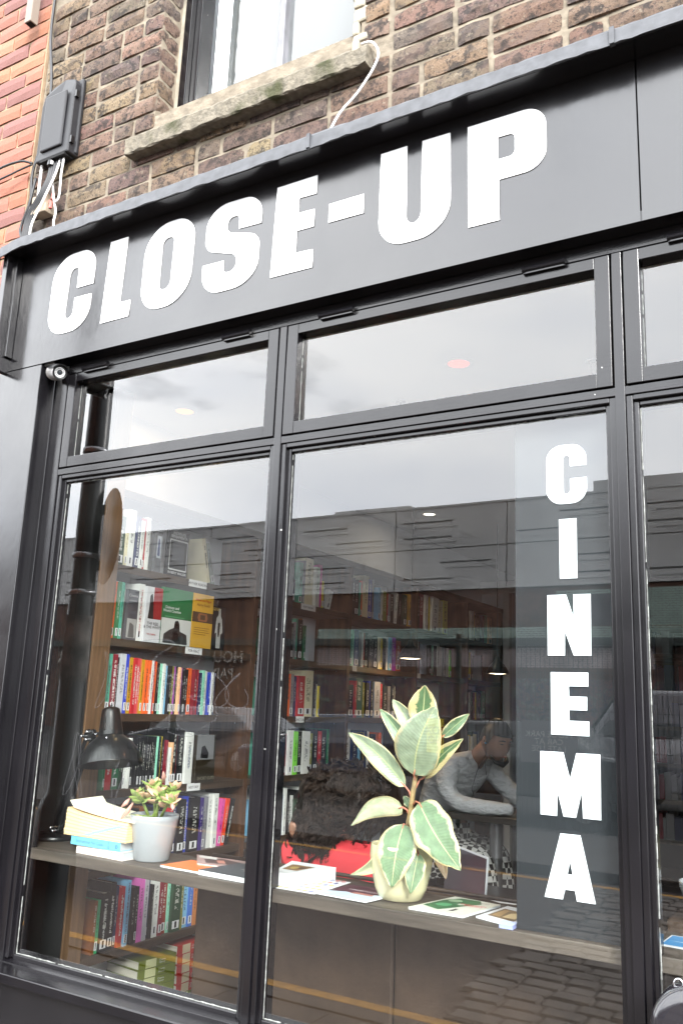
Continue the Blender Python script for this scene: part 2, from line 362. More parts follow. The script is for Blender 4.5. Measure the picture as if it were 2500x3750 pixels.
# ================================================================= SETTING
def struct(o, kind='structure'): o['kind'] = kind; return o
struct(bx('ground', -300, 300, -300, 300, -.06, -.012, K['asphalt']))
struct(bx('road', -60, 60, -6.75, -2.2, -.010, 0.0, K['asphalt']))
pv = bx('pavement', -60, 60, -2.05, .0, -.01, .012, K['joint']); struct(pv)
m = MB(); rr = random.Random(3)
n_s = 0
for i in range(-14, 8):
    for j in range(3):
        x0 = i * .62 + (.31 if j % 2 else 0); y0 = -2.03 + j * .66
        o = bx('slab', x0 + .006, x0 + .614, y0 + .006, y0 + .654, .010, .017 + rr.uniform(0, .003), K['pave'], pv)
kb = bx('kerb', -60, 60, -2.19, -2.05, -.01, .022, K['pave']); struct(kb)
for k, (ya, yb) in enumerate(((-2.33, -2.24), (-6.58, -6.48))):
    o = bx('yellow_line', -60, 60, ya, yb, .004, .0065, K['yellow']); struct(o)
fp = struct(bx('far_pavement', -60, 60, -9.5, -6.75, -.01, .10, K['pave']))
# sett table in the carriageway
cb = struct(bx('cobbled_crossing', -2.0, 6.0, -6.4, -2.36, .002, .008, K['joint']))
m = MB()
for j in range(27):
    y = -2.37 - j * .15
    x = -1.98 + rr.uniform(-.12, .0) - (j * .012)
    while x < 3.2:
        wd = rr.uniform(.17, .27); h = rr.uniform(.016, .028)
        a = [x + .008, y - .142, x + wd - .008, y - .008]; t = .012
        m.add([(a[0], a[1], .006), (a[2], a[1], .006), (a[2], a[3], .006), (a[0], a[3], .006),
               (a[0] + t, a[1] + t, h), (a[2] - t, a[1] + t, h + rr.uniform(-.003, .003)), (a[2] - t, a[3] - t, h), (a[0] + t, a[3] - t, h + rr.uniform(-.003, .003))],
              [(4, 5, 6, 7), (0, 1, 5, 4), (1, 2, 6, 5), (2, 3, 7, 6), (3, 0, 4, 7)])
        x += wd
o = m.build('sett', K['sett'], cb); o['kind'] = 'stuff'
# ---------------------------------------------------------------- brick walls
WY = .10
def brick_meshes(matr, base, seed, depth=.03, n=10, rough=.0035):
    R = random.Random(seed); res = []
    for _ in range(n):
        NX, NZ = 4, 2; vs = []; fs = []
        for j in range(NZ + 1):
            for i in range(NX + 1):
                edge = i in (0, NX) or j in (0, NZ)
                x = i / NX - .5; z = j / NZ - .5
                vs.append((x + R.uniform(-.5, .5) * .02 * (1 if edge else 1.5), R.uniform(-rough, rough) + (.004 if edge else 0) + (.003 if i in (0, NX) and j in (0, NZ) else 0), z + R.uniform(-.5, .5) * .06))
        def V(i, j): return j * (NX + 1) + i
        for j in range(NZ):
            for i in range(NX): fs.append((V(i, j), V(i + 1, j), V(i + 1, j + 1), V(i, j + 1)))
        ring = [V(i, 0) for i in range(NX)] + [V(NX, j) for j in range(NZ)] + [V(i, NZ) for i in range(NX, 0, -1)] + [V(0, j) for j in range(NZ, 0, -1)]
        b = len(vs)
        for q in ring: vs.append((vs[q][0], depth, vs[q][2]))
        k = len(ring)
        for i in range(k): fs.append((ring[i], b + i, b + (i + 1) % k, ring[(i + 1) % k]))
        me = bpy.data.meshes.new(base); me.from_pydata(vs, [], [f[::-1] for f in fs] if False else fs); me.materials.append(matr)
        for p in me.polygons: p.use_smooth = False
        me.update(); res.append(me)
    return res
def place(me, name, parent, x0, x1, z0, z1, y, colr, yscale=1, rot=0):
    o = bpy.data.objects.new(name, me); col.objects.link(o); o.parent = parent
    o.scale = ((x1 - x0) if not rot else (x1 - x0), yscale, z1 - z0); o.rotation_euler = (0, 0, rot)
    o.location = ((x0 + x1) / 2, y, (z0 + z1) / 2) if not rot else (x0, y, (z0 + z1) / 2)
    o.location = Vector(o.location) - parent.location; o.color = colr + (1,); return o
stock = [(.30, .215, .13), (.28, .19, .12), (.26, .165, .115), (.32, .235, .14), (.24, .155, .11), (.28, .175, .13)]
dark = [(.19, .13, .10), (.21, .14, .11), (.16, .12, .10), (.24, .15, .11), (.21, .16, .115), (.26, .155, .115)]
wall = thing('stock_brick_wall', 'yellow and purple stock brick wall above the shop sign', 'wall', (-1.0, WY, 3.2))
bx('mortar_bed', -2.845, 2.6, WY + .008, WY + .3, 3.1, 3.72, K['mortar'], wall)
bx('mortar_bed', -2.845, -2.176, WY + .008, WY + .3, 3.72, 6.0, K['mortar'], wall)
bx('mortar_bed', -1.27, 2.6, WY + .008, WY + .3, 3.72, 6.0, K['mortar'], wall)
BM = brick_meshes(K['brick'], 'brick', 11)
R = random.Random(5); C = .0745; nb = 0
for j in range(22):
    z0 = 3.145 + j * C; z1 = z0 + C
    x = -2.84 - (.0 if j % 2 else .115); k = j
    while x < 1.2:
        head = (k % 3 == 0) if j % 2 else (k % 4 == 1)
        wd = .112 if head else .225
        a, b = x, x + wd; x = b; k += 1
        if z1 > 4.9 or (x > -.1 and z0 > 4.05) or nb > 290: continue
        if z0 > 3.54 and z0 < 3.64 and b > -2.30 and a < -1.19:      # stone sill
            if a < -2.30: b = -2.30
            elif b > -1.19 and a > -1.25: a = -1.19
            else: continue
            if b - a < .05: continue
        if z0 >= 3.62 and b > -2.18 and a < -1.27:
            if a < -2.18: b = -2.176
            elif b > -1.27: a = -1.262
            else: continue
            if b - a < .04: continue
        a = max(a, -2.838)
        if b - a < .03: continue
        far = z0 > 3.75 and b < -2.1
        pd = .25 if far else (.45 if a < -2.2 else .78)
        c = R.choice(dark if R.random() < pd else stock); kk = R.uniform(.66, 1.0); c = tuple(v * kk * R.uniform(.95, 1.05) for v in c)
        jx = R.uniform(.0065, .012)
        o = place(R.choice(BM), 'brick', wall, a + jx, b - jx, z0 + R.uniform(.005, .009), z1 - R.uniform(.005, .0095), WY - R.uniform(0, .004), c); nb += 1
        o.rotation_euler = (R.uniform(-.02, .02), R.uniform(-.012, .012), 0)
# reveal bricks (left jamb of the upper window)
for j in range(6, 22):
    z0 = 3.145 + j * C
    if z0 < 3.62 or z0 > 4.6: continue
    kk = R.uniform(.6, .9); c = tuple(v * kk for v in R.choice(stock + dark[:4]))
    o = bpy.data.objects.new('brick', R.choice(BM)); col.objects.link(o); o.parent = wall
    dd = .10 if j % 2 else .088
    o.rotation_euler = (0, 0, pi / 2); o.scale = (dd, 1, C - .013)
    o.location = Vector((-2.171, WY + .006 + dd / 2, z0 + C / 2)) - wall.location; o.color = c + (1,)
# render strips in the reveal
m = MB(); m.box(-2.176, -2.150, .205, .26, 3.66, 6, 0); m.build('cement_fillet', K['render'], wall)
m = MB(); R2 = random.Random(9)
zz = 3.64
while zz < 4.3:
    h = R2.uniform(.03, .07); m.box(-1.275 - R2.uniform(.02, .03), -1.268 + R2.uniform(-.01, .035), WY - R2.uniform(-.002, .008), .22, zz, zz + h); zz += h * .9
o = m.build('cement_patch', K['render'], wall, bevel=.008); 
# red brick neighbour
rw = thing('red_brick_wall', 'orange red brick wall of the neighbouring building', 'wall', (-3.4, .09, 3.0))
bx('mortar_bed', -9.0, -2.852, .098, .4, 0.0, 6.0, K['redmortar'], rw)
RB = brick_meshes(K['redbrick'], 'brick', 21, rough=.001)
reds = [(.47, .18, .105), (.50, .21, .125), (.43, .165, .105), (.48, .20, .11), (.40, .16, .11), (.30, .13, .11)]
nr = 0
for j in range(36):
    z0 = 2.55 + j * .0755
    x = -2.855 + (.0 if j % 2 else -.115 * 0); k = 0
    if j % 2 == 0:
        seq = [.225] * 6
    else: seq = [.112] + [.225] * 6
    for wd in seq:
        a = x - wd; b = x; x = a
        if b < -3.55 or z0 > 4.95 or (z0 < 3.3 and b < -3.1): continue
        if z0 + .07 < 2.75: continue
        c = R.choice(reds if R.random() < .9 else reds[-1:]); kk = R.uniform(.56, .70); c = tuple(v * kk for v in c)
        if R.random() < .02: c = (.12, .07, .065)
        place(R.choice(RB), 'brick', rw, a + .005, b - .005, z0 + .005, z0 + .0705, .09 - R.uniform(0, .002), c); nr += 1
def rest(x0, x1, z0, z1, y, h, mm, parent, skip):
    Rr = random.Random(3); m = MB(); j = 0; z = z0
    while z < z1 - h:
        x = x1 - (.112 if j % 2 else 0)
        if j % 2: spans = [(x1 - .112, x1)]
        else: spans = []
        while x > x0: spans.append((x - .225, x)); x -= .225
        for a, b in spans:
            if skip(a, b, z): continue
            yy = y - Rr.uniform(0, .002); a += .005; b -= .005
            m.add([(a, yy, z + .005), (b, yy, z + .005), (b, yy, z + h - .005), (a, yy, z + h - .005), (a, y + .02, z + .005), (b, y + .02, z + .005), (b, y + .02, z + h - .005), (a, y + .02, z + h - .005)], [(0, 3, 2, 1), (0, 1, 5, 4), (3, 7, 6, 2), (1, 2, 6, 5), (0, 4, 7, 3)])
        z += h; j += 1
    o = m.build('more_bricks', mm, parent); o['kind'] = 'stuff'; o.color = (.31, .125, .078, 1) if mm is K['redbrick'] else (.15, .10, .07, 1)
rest(-8.9, -2.855, 2.55 - 33 * .0755, 5.9, .09, .0755, K['redbrick'], rw, lambda a, b, z: not (b < -3.55 or z > 4.95 or (z < 3.3 and b < -3.1) or z + .07 < 2.75))
rest(-2.84, 2.6, 3.145, 5.9, WY, C, K['brick'], wall, lambda a, b, z: not ((z + C > 4.9 or (b > -.1 and z > 4.05) or a > 1.2) and not (b > -2.2 and a < -1.25)))
# ---------------------------------------------------------------- stone sill
ws = thing('window_sill', 'mossy weathered stone sill under the upstairs window', 'window sill', (-1.73, .08, 3.55))
m = MB(); x0, x1 = -2.256, -1.215; NX = 42; R2 = random.Random(4)
for i in range(NX + 1):
    x = x0 + (x1 - x0) * i / NX; e = R2.uniform(-.003, .003)
    for (y, z) in ((.26, 3.64), (.055 + e, 3.615 + R2.uniform(-.003, .003)), (.05 + e, 3.606), (.05 + R2.uniform(-.003, .003), 3.548 + R2.uniform(-.004, .003)), (.056, 3.543), (.13, 3.548), (.26, 3.548)):
        m.v.append(Vector((x, y, z)))
for i in range(NX):
    for j in range(7):
        a = i * 7 + j; b = i * 7 + (j + 1) % 7; m.f.append([a, b, b + 7, a + 7]); m.m.append(0)
m.f.append(list(range(7))[::-1]); m.m.append(0); m.f.append([NX * 7 + j for j in range(7)]); m.m.append(0)
stone = mat('mossy_limestone', (.14, .122, .092), .95, noise=(40, .35), bump=(70, 1, .006))
t = stone.node_tree; b = t.nodes['Principled BSDF']; src = b.inputs['Base Color'].links[0].from_socket
co = t.nodes.new('ShaderNodeTexCoord'); n = t.nodes.new('ShaderNodeTexNoise'); n.inputs['Scale'].default_value = 9; n.inputs['Detail'].default_value = 7
r = t.nodes.new('ShaderNodeValToRGB'); r.color_ramp.elements[0].position = .54; r.color_ramp.elements[1].position = .68
mxn = t.nodes.new('ShaderNodeMixRGB'); mxn.inputs[2].default_value = (.035, .036, .012, 1)
t.links.new(co.outputs['Object'], n.inputs['Vector']); t.links.new(n.outputs['Fac'], r.inputs[0]); t.links.new(r.outputs[0], mxn.inputs[0]); t.links.new(src, mxn.inputs[1]); t.links.new(mxn.outputs[0], b.inputs['Base Color'])
m.build('stone_slab', stone, ws)
# ---------------------------------------------------------------- upstairs window
uw = thing('sash_window', 'upstairs sash window with black box frame and grey glazing bar', 'window', (-1.72, .22, 3.66))
m = MB(); m.box(-2.155, -2.12, .20, .299, 3.60, 6); m.box(-2.12, -2.088, .225, .299, 3.60, 6); m.box(-2.155, -1.26, .2, .3, 5.6, 6)
m.build('box_frame', K['paint'], uw, bevel=.003)
sf = mat('weathered_grey_white_paint', (.20, .20, .22), .5, noise=(30, .35, (1, 1, .3)))
m = MB(); m.box(-2.160, -2.122, .30, .36, 3.60, 5.6); m.build('sash_bar', sf, uw, bevel=.003)
m = MB(); m.box(-1.758, -1.730, .30, .36, 3.60, 5.6); m.build('glazing_bar', sf, uw, bevel=.003)
m = MB(); m.box(-1.30, -1.262, .30, .36, 3.6, 5.6); m.build('sash_bar', sf, uw, bevel=.003)
for a, b in ((-2.123, -1.757), (-1.731, -1.30)): bx('pane', a, b, .330, .335, 3.60, 5.6, K['upglass'], uw)
bx('inner_sill', -2.16, -1.26, .262, .36, 3.56, 3.599, K['paint'], uw)
bx('lace_curtain', -2.10, -1.32, .42, .425, 3.6, 5.6, mat('grey_net_curtain', (.10, .105, .11), .9), uw)
bx('dark_room_sheet', -2.3, -1.1, .9, .92, 3.4, 6, K['gap'], uw)  # black sheet added as the unlit depth of the room behind
# ================================================================= SHOP SIGN
sg = thing('shop_sign', 'long black fascia sign with white CLOSE-UP lettering', 'shop sign', (-1.4, 0, 2.73))
bx('fascia_board', -2.70, -.389, 0, .06, 2.732, 3.187, K['fascia'], sg)
bx('fascia_board', -.385, 1.3, 0, .0595, 2.732, 3.187, K['fascia'], sg)
m = MB(); m.box(-2.725, -2.70, -.065, .1, 2.72, 3.187); m.box(-2.700, -2.688, -.03, -.001, 2.78, 3.187)
m.build('side_board', K['fascia'], sg, bevel=.0015)
bx('cornice', -2.74, 1.3, -.075, .10, 3.188, 3.222, K['paint'], sg, bevel=.002)
R2 = random.Random(8); m = MB(); NX = 150; b0 = 0
for i in range(NX + 1):
    x = -2.765 + 4.07 * i / NX; e = R2.uniform(-.0022, .0022); dip = .03 * max(0, 1 - (x + 2.765) / .16) ** 2
    for (y, z) in ((.108, 3.288), (.02, 3.262 + e), (-.074, 3.236 + e), (-.083 + e * .5, 3.226), (-.086 + e * .4, 3.184 + R2.uniform(-.003, .003)), (-.080 + e * .4, 3.185)):
        m.v.append(Vector((x, y, z - dip)))
for i in range(NX):
    if i in (53, 112): pass
    for j in range(5):
        a = i * 6 + j; m.f.append([a, a + 1, a + 7, a + 6]); m.m.append(0)
o = m.build('lead_flashing', K['lead'], sg, smooth=False); sol = o.modifiers.new('s', 'SOLIDIFY'); sol.thickness = .003
for x in (-1.33, -.43):
    bx('flashing_lap', x, x + .012, -.090, -.075, 3.184, 3.232, K['lead'], sg)
bx('flashing_clip', -2.775, -2.735, -.098, -.07, 3.155, 3.19, K['boxgrey'], sg, bevel=.004)
Y = -.0016
W_ = K['white']
shape([[(-2.287, 3.146, .07), (-2.503, 3.146, .10), (-2.509, 2.831, .085), (-2.290, 2.831, .095), (-2.292, 2.961), (-2.376, 2.962), (-2.378, 2.886, .028), (-2.421, 2.886, .022), (-2.414, 3.083, .032), (-2.370, 3.083, .014), (-2.370, 3.0), (-2.286, 3.0)]], Y, W_, sg)
shape([[(-2.218, 3.144), (-2.133, 3.144), (-2.143, 2.893), (-2.093, 2.892), (-2.096, 2.832), (-2.230, 2.831)]], Y, W_, sg)
shape([[(-2.043, 3.150, .11), (-1.82, 3.150, .085), (-1.826, 2.832, .11), (-2.046, 2.832, .085)], [(-1.964, 3.09, .027), (-1.911, 3.09, .02), (-1.914, 2.898, .027), (-1.964, 2.898, .02)]], Y, W_, sg)
shape([[(-1.546, 3.04), (-1.546, 3.148, .07), (-1.771, 3.152, .09), (-1.772, 2.995, .035), (-1.637, 2.952, .02), (-1.637, 2.897, .028), (-1.689, 2.897, .018), (-1.689, 2.942), (-1.776, 2.943), (-1.776, 2.834, .075), (-1.549, 2.834, .10), (-1.549, 3.003, .035), (-1.684, 3.042, .02), (-1.684, 3.093, .028), (-1.636, 3.093, .015), (-1.635, 3.043)]], Y, W_, sg)
shape([[(-1.49, 3.147), (-1.34, 3.147), (-1.341, 3.084), (-1.403, 3.086), (-1.405, 3.034), (-1.345, 3.032), (-1.345, 2.973), (-1.406, 2.974), (-1.408, 2.899), (-1.344, 2.896), (-1.343, 2.836), (-1.498, 2.837)]], Y, W_, sg)
shape([[(-1.292, 3.033), (-1.172, 3.033), (-1.171, 2.970), (-1.292, 2.971)]], Y, W_, sg)
shape([[(-1.118, 3.148), (-1.032, 3.148), (-1.029, 2.893, .03), (-.983, 2.893, .03), (-.983, 3.148), (-.896, 3.146), (-.891, 2.838, .10), (-1.119, 2.837, .085)]], Y, W_, sg)
shape([[(-.843, 3.145), (-.62, 3.142, .06), (-.619, 2.953, .06), (-.751, 2.953), (-.749, 2.832), (-.839, 2.833)], [(-.754, 3.084), (-.706, 3.083, .016), (-.706, 3.015, .016), (-.754, 3.015)]], Y, W_, sg)
# ================================================================= SHOPFRONT
F = .055; G = .085
sf_ = thing('shopfront', 'black painted timber shopfront with three tall windows and hinged top lights', 'shopfront', (-1.4, .05, .09))
P = K['paint']
m = MB(); m.box(-2.775, -2.517, 0, .10, .018, 2.729); m.build('pilaster', K['fascia'], sf_, bevel=.002)
bx('pilaster', .75, 1.3, .0, .10, .018, 2.729, K['fascia'], sf_, bevel=.002)
bx('corner_trim', -2.80, -2.777, -.02, .10, .018, 2.729, P, sf_, bevel=.003)
bx('side_wall', -2.80, -2.60, .101, .36, .09, 2.75, K['gap'], sf_)
m = MB(); m.box(-2.600, -2.50, .056, .12, .70, 2.73); m.box(-2.517, -2.462, F + .008, .12, .70, 2.729)
m.box(-2.462, -2.43, F, .12, .70, 2.70); m.build('outer_jamb', P, sf_, bevel=.002)
m = MB(); m.box(-2.43, .75, F, .13, 2.694, 2.731); m.box(-2.517, 1.3, .001, F + .01, 2.7315, 2.76); m.build('head_rail', K['frame_h'], sf_, bevel=.001)
bays = [(-2.427, -1.490), (-1.461, -.477), (-.449, .75 - .03)]
for a, b in ((-1.488, -1.463), (-.475, -.451)):
    MB().box(a, b, F - .001, .13, .70, 2.693).build('mullion', P, sf_, bevel=.0015)
TB = 2.312
bx('transom', -2.43, .75, F + .001, .128, TB, 2.334, K['frame_h'], sf_, bevel=.0015)
hinges = [[(-2.34, -2.221), (-1.705, -1.599)], [(-1.337, -1.222), (-.701, -.589)], [(-.335, -.22), (.45, .56)]]
Rg = random.Random(2)
for (a, b), hg in zip(bays, hinges):
    # top-hung sash
    s = MB(); t_ = .038; z0, z1 = 2.338, 2.691; g = .003
    a2, b2 = a + g, b - g
    s.box(a2, a2 + t_, F - .002, .10, z0, z1); s.box(b2 - t_, b2, F - .002, .10, z0, z1)
    s.box(a2 + t_, b2 - t_, F - .0015, .10, z0, z0 + t_); s.box(a2 + t_, b2 - t_, F - .0015, .10, z1 - t_ + .006, z1)
    so_ = s.build('top_light', K['frame_h'], sf_, bevel=.0018)
    bx('pane', a2 + t_ - .002, b2 - t_ + .002, .082, .088, z0 + t_ - .002, z1 - t_ + .008, K['glass'], so_)
    for ha, hb in hg:
        h = MB(); h.tube([(ha, F - .012, 2.696), (hb, F - .012, 2.696)], .0075, 10)
        h.tube([(ha - .002, F - .012, 2.696), (ha + .004, F - .012, 2.696)], .0095, 10); h.tube([(hb - .004, F - .012, 2.696), (hb + .002, F - .012, 2.696)], .0095, 10)
        h.box(ha, hb, F - .012, F - .001, 2.684, 2.697); h.build('hinge', P, so_, smooth=False)
    # stepped moulding of the fixed light: two nested frames
    for (e0, e1, yy) in ((0, .014, F + .006), (.014, .026, F + .018)):
        q = MB(); zb = .725
        q.box(a + e0 - .003, a + e1, yy, .125, zb, TB); q.box(b - e1, b - e0 + .003, yy, .125, zb, TB)
        q.box(a + e1, b - e1, yy + .0004, .125, TB - e1, TB - e0 + .002)
        if e0: q.box(a + e1, b - e1, yy + .0004, .125, zb - .01, zb + .012)
        q.build('moulding', P, sf_, bevel=.0025)
    bx('pane', a + .024, b - .024, G, G + .006, .72, TB - .024, K['glass'], sf_)
    # ragged putty line where the paint stops on the glass
    pt = MB()
    def line(p, q, n, wdt, ax):
        p = Vector(p); q = Vector(q)
        for i in range(n):
            if Rg.random() < .04: continue
            u = p.lerp(q, i / n); v = p.lerp(q, (i + .97) / n); w2 = wdt * Rg.uniform(.25, .9)
            if ax == 'v': pt.box(u.x, u.x + w2, G - .0022, G - .0008, u.z, v.z)
            else: pt.box(u.x, v.x, G - .0022, G - .0008, u.z, u.z + w2)
    line((a + .0265, 0, .735), (a + .0265, 0, TB - .03), 90, .0022, 'v'); line((a + .03, 0, .7375), (b - .03, 0, .7375), 70, .003, 'h')
    line((a + .03, 0, TB - .0285), (b - .03, 0, TB - .0285), 60, .0016, 'h')
    line((a + .0415, 0, z0 + t_), (a + .0415, 0, z1 - t_), 26, .0014, 'v')
    pt.build('putty', K['putty'], sf_)['kind'] = 'stuff'
m = MB(); m.add([(-2.46, F - .001, .70), (.75, F - .001, .70), (.75, F - .001, .716), (-2.46, F - .001, .716), (-2.46, G + .02, .70), (.75, G + .02, .70), (.75, G + .02, .733), (-2.46, G + .02, .733)],
    [(0, 1, 2, 3), (3, 2, 6, 7), (4, 7, 6, 5), (0, 4, 5, 1), (0, 3, 7, 4), (1, 5, 6, 2)])
m.build('bottom_rail', K['paint'], sf_, bevel=.001)
bx('sill', -2.53, .78, -.022, F + .04, .684, .714, K['paint'], sf_, bevel=.004)
bx('stall_riser', -2.517, .75, .012, .1, .018, .683, K['fascia'], sf_)
# ---------------------------------------------------------------- CCTV camera
cc = thing('security_camera', 'small silver bullet security camera at the corner of the window head', 'camera', (-2.46, .02, 2.70))
A = Vector((-2.487, .035, 2.705)); B = Vector((-2.375, -.03, 2.662)); ax = (B - A).normalized()
T = ax.to_track_quat('Z', 'Y').to_matrix().to_4x4(); ln = (B - A).length
m = MB(); m.lathe([(0, 0), (.022, 0), (.027, .008), (.027, ln - .004), (.0255, ln), (.0225, ln)], A, 20, 0, T)
for i in range(4): m.lathe([(.027, .004 + i * .010), (.0295, .006 + i * .010), (.0295, .009 + i * .010), (.027, .011 + i * .010)], A, 20, 0, T)
m.build('body', K['camgrey'], cc, smooth=False)
m = MB(); m.lathe([(.0255, ln - .02), (.0262, ln + .002), (.022, ln + .003), (.021, ln - .006), (0, ln - .006)], A, 24, 0, T); m.build('bezel', K['blackpl'], cc, smooth=True)
m = MB(); m.lathe([(.0062, ln - .005), (.006, ln - .002), (.004, ln - .001), (0, ln - .0005)], A, 16, 0, T); m.build('lens', K['carglass'], cc, smooth=True)
m = MB()
for rad, n_, rr_ in ((.0165, 20, .0019), (.0115, 14, .0017)):
    for i in range(n_):
        a = 2 * pi * i / n_; m.lathe([(rr_, ln - .006), (rr_, ln - .003), (0, ln - .0022)], A + T.to_3x3() @ Vector((rad * cos(a), rad * sin(a), 0)), 6, 0, T)
m.build('led_ring', K['led'], cc)
m = MB(); up = T.to_3x3() @ Vector((0, 1, 0))
m.tube([A + ax * .02, A + Vector((-.0, .0, .028))], .006, 8); m.box(A.x - .03, A.x + .02, A.y - .02, A.y + .02, 2.727, 2.731); m.build('bracket', K['camgrey'], cc)
m = MB(); ang = [radians(d) for d in range(20, 161, 14)]
for k in range(2):
    for a_ in ang: m.v.append(A + T.to_3x3() @ Vector((.030 * cos(a_), .030 * sin(a_), (.01, ln + .014)[k])))
nA = len(ang)
for i in range(nA - 1): m.f.append([i, i + 1, nA + i + 1, nA + i]); m.m.append(0)
o = m.build('sun_shield', K['blackpl'], cc); s_ = o.modifiers.new('s', 'SOLIDIFY'); s_.thickness = .0015
# ---------------------------------------------------------------- cable box and cables
cbx = thing('cable_box', 'weathered black plastic cable junction housing fixed on the brick wall', 'cable box', (-2.66, WY, 3.67))
m = MB()
pr = [(-2.765, 3.665), (-2.765, 3.925), (-2.752, 3.975), (-2.715, 4.012), (-2.65, 4.028), (-2.592, 4.008), (-2.577, 3.978), (-2.577, 3.665)]
k = len(pr); yb, yf = WY - .002, .038
m.add([(x, yf + (.02 if z > 3.99 else 0) + .008 * (abs(x + 2.663) > .08), z) for x, z in pr] + [(x - .003 * (1 if x < -2.66 else -1), yb, z) for x, z in pr],
      [list(range(k))[::-1]] + [[i, (i + 1) % k, k + (i + 1) % k, k + i] for i in range(k)])
m.build('housing', K['boxgrey'], cbx, bevel=.006)
bx('raised_panel', -2.735, -2.612, yf - .0015, yf + .01, 3.70, 3.955, K['boxgrey'], cbx, bevel=.007)
bx('back_rim', -2.772, -2.568, .078, WY - .0025, 3.672, 4.018, K['boxgrey'], cbx, bevel=.006)
for z_ in (3.72, 3.93): bx('latch', -2.5775, -2.566, .05, .066, z_ - .015, z_ + .015, K['blackpl'], cbx)
bx('underside_vent', -2.735, -2.592, .045, .09, 3.656, 3.668, K['gap'], cbx)
MB().tube([(-2.68, .065, 3.665), (-2.68, .065, 3.635)], .020, 12).build('cable_gland', K['blackpl'], cbx); MB().tube([(-2.625, .07, 3.665), (-2.625, .07, 3.64)], .012, 10).build('cable_gland', K['blackpl'], cbx)
jb = thing('junction_box', 'small beige junction box among cables above the sign corner', 'junction box', (-2.71, WY, 3.43))
bx('box_lid', -2.752, -2.668, .045, .068, 3.425, 3.505, K['jbox'], jb, bevel=.004); bx('box_back', -2.748, -2.672, .0685, WY - .002, 3.428, 3.502, K['jbox'], jb, bevel=.003)
m = MB(); m.tube([(-2.66, .06, 3.47), (-2.645, .055, 3.455), (-2.643, .052, 3.43)], .007, 6); m.build('connector', plain((.45, .12, .10), .5), jb)
m = MB(); m.tube([(-2.645, .06, 3.50), (-2.640, .055, 3.47)], .007, 6); m.build('connector', plain((.45, .12, .10), .5), jb)
def cable(label, pts, r=.0035, mt='cable', group='cables by the black box', jit=.004):
    pp = [Vector(p) for p in pts]; fine = []
    for i in range(len(pp) - 1):
        p0 = pp[max(i - 1, 0)]; p1 = pp[i]; p2 = pp[i + 1]; p3 = pp[min(i + 2, len(pp) - 1)]
        for s in range(6):
            t = s / 6; fine.append(.5 * ((2 * p1) + (p2 - p0) * t + (2 * p0 - 5 * p1 + 4 * p2 - p3) * t * t + (3 * p1 - p0 - 3 * p2 + p3) * t ** 3))
    fine.append(pp[-1]); m = MB(); m.tube(fine, r, 6); return tag(m.build('cable', K[mt], None, smooth=True), label, 'cable', group)
cable('long black cable running down the joint between red and yellow brick', [(-2.815, .08, 4.9), (-2.82, .08, 4.5), (-2.80, .07, 4.3), (-2.745, .06, 4.05), (-2.76, .075, 3.85), (-2.81, .075, 3.66), (-2.80, .075, 3.5), (-2.83, .07, 3.33), (-2.85, .06, 3.24)], .006)
cable('black cable hugging the red brick beside the box', [(-2.785, .075, 3.62), (-2.80, .07, 3.5), (-2.835, .07, 3.4), (-2.80, .06, 3.33), (-2.815, .06, 3.24)], .006)
for i, dx in enumerate((0, .012, .026, .040)):
    cable(['thick black cable leftmost of the bundle below the box', 'black cable second from left in the bundle below the box', 'black cable third from left in the bundle below the box', 'black cable rightmost of the bundle below the box'][i],
          [(-2.690 + dx, .066, 3.655), (-2.685 + dx, .055, 3.58), (-2.715 + dx, .045, 3.50), (-2.775 + dx * .9, .05, 3.43), (-2.79 + dx * .7, .05, 3.34), (-2.80 + dx * .6, .04, 3.24)], .0065)
cable('grey black cable sagging across the red brick wall to the left', [(-2.80, .06, 3.685), (-2.86, .04, 3.70), (-3.0, .03, 3.69), (-3.2, .03, 3.62), (-3.6, .03, 3.5)], .005)
cable('second black cable across the red brick wall below the first', [(-2.80, .06, 3.68), (-2.90, .05, 3.665), (-3.05, .03, 3.62), (-3.4, .03, 3.48)], .004)
cable('thin white cable looping from the box to the flashing', [(-2.635, .066, 3.655), (-2.635, .045, 3.56), (-2.675, .03, 3.44), (-2.70, .02, 3.36), (-2.705, .02, 3.30)], .005, 'wcable')
cable('white cable hanging straight down right of the loop', [(-2.615, .066, 3.655), (-2.60, .05, 3.57), (-2.59, .045, 3.47), (-2.605, .045, 3.445), (-2.625, .05, 3.46)], .0045, 'wcable')
cable('white cable bending out to the sign top', [(-2.66, .06, 3.56), (-2.635, .055, 3.48), (-2.60, .045, 3.40), (-2.585, .03, 3.34), (-2.560, .02, 3.295)], .0045, 'wcable')
cable('short white cable left of the black bundle', [(-2.745, .066, 3.66), (-2.74, .062, 3.57), (-2.735, .06, 3.50)], .006, 'wcable')
cable('white cable curling from the stone sill end to the flashing', [(-1.245, .07, 3.635), (-1.205, .068, 3.625), (-1.178, .065, 3.575), (-1.19, .06, 3.52), (-1.24, .05, 3.44), (-1.29, .03, 3.37), (-1.315, .0, 3.275)], .0042, 'wcable', 'cables on the brick wall')
dp = thing('downpipe', 'grey square section pipe end fixed high on the red brick', 'pipe', (-2.90, .04, 4.40))
m = MB(); m.box(-2.925, -2.885, .02, .06, 4.385, 5.2); m.box(-2.920, -2.89, .025, .055, 4.383, 4.39, 1); m.build('pipe', [mat('grey_brown_pipe', (.20, .16, .13), .6), K['gap']], dp, bevel=.003)
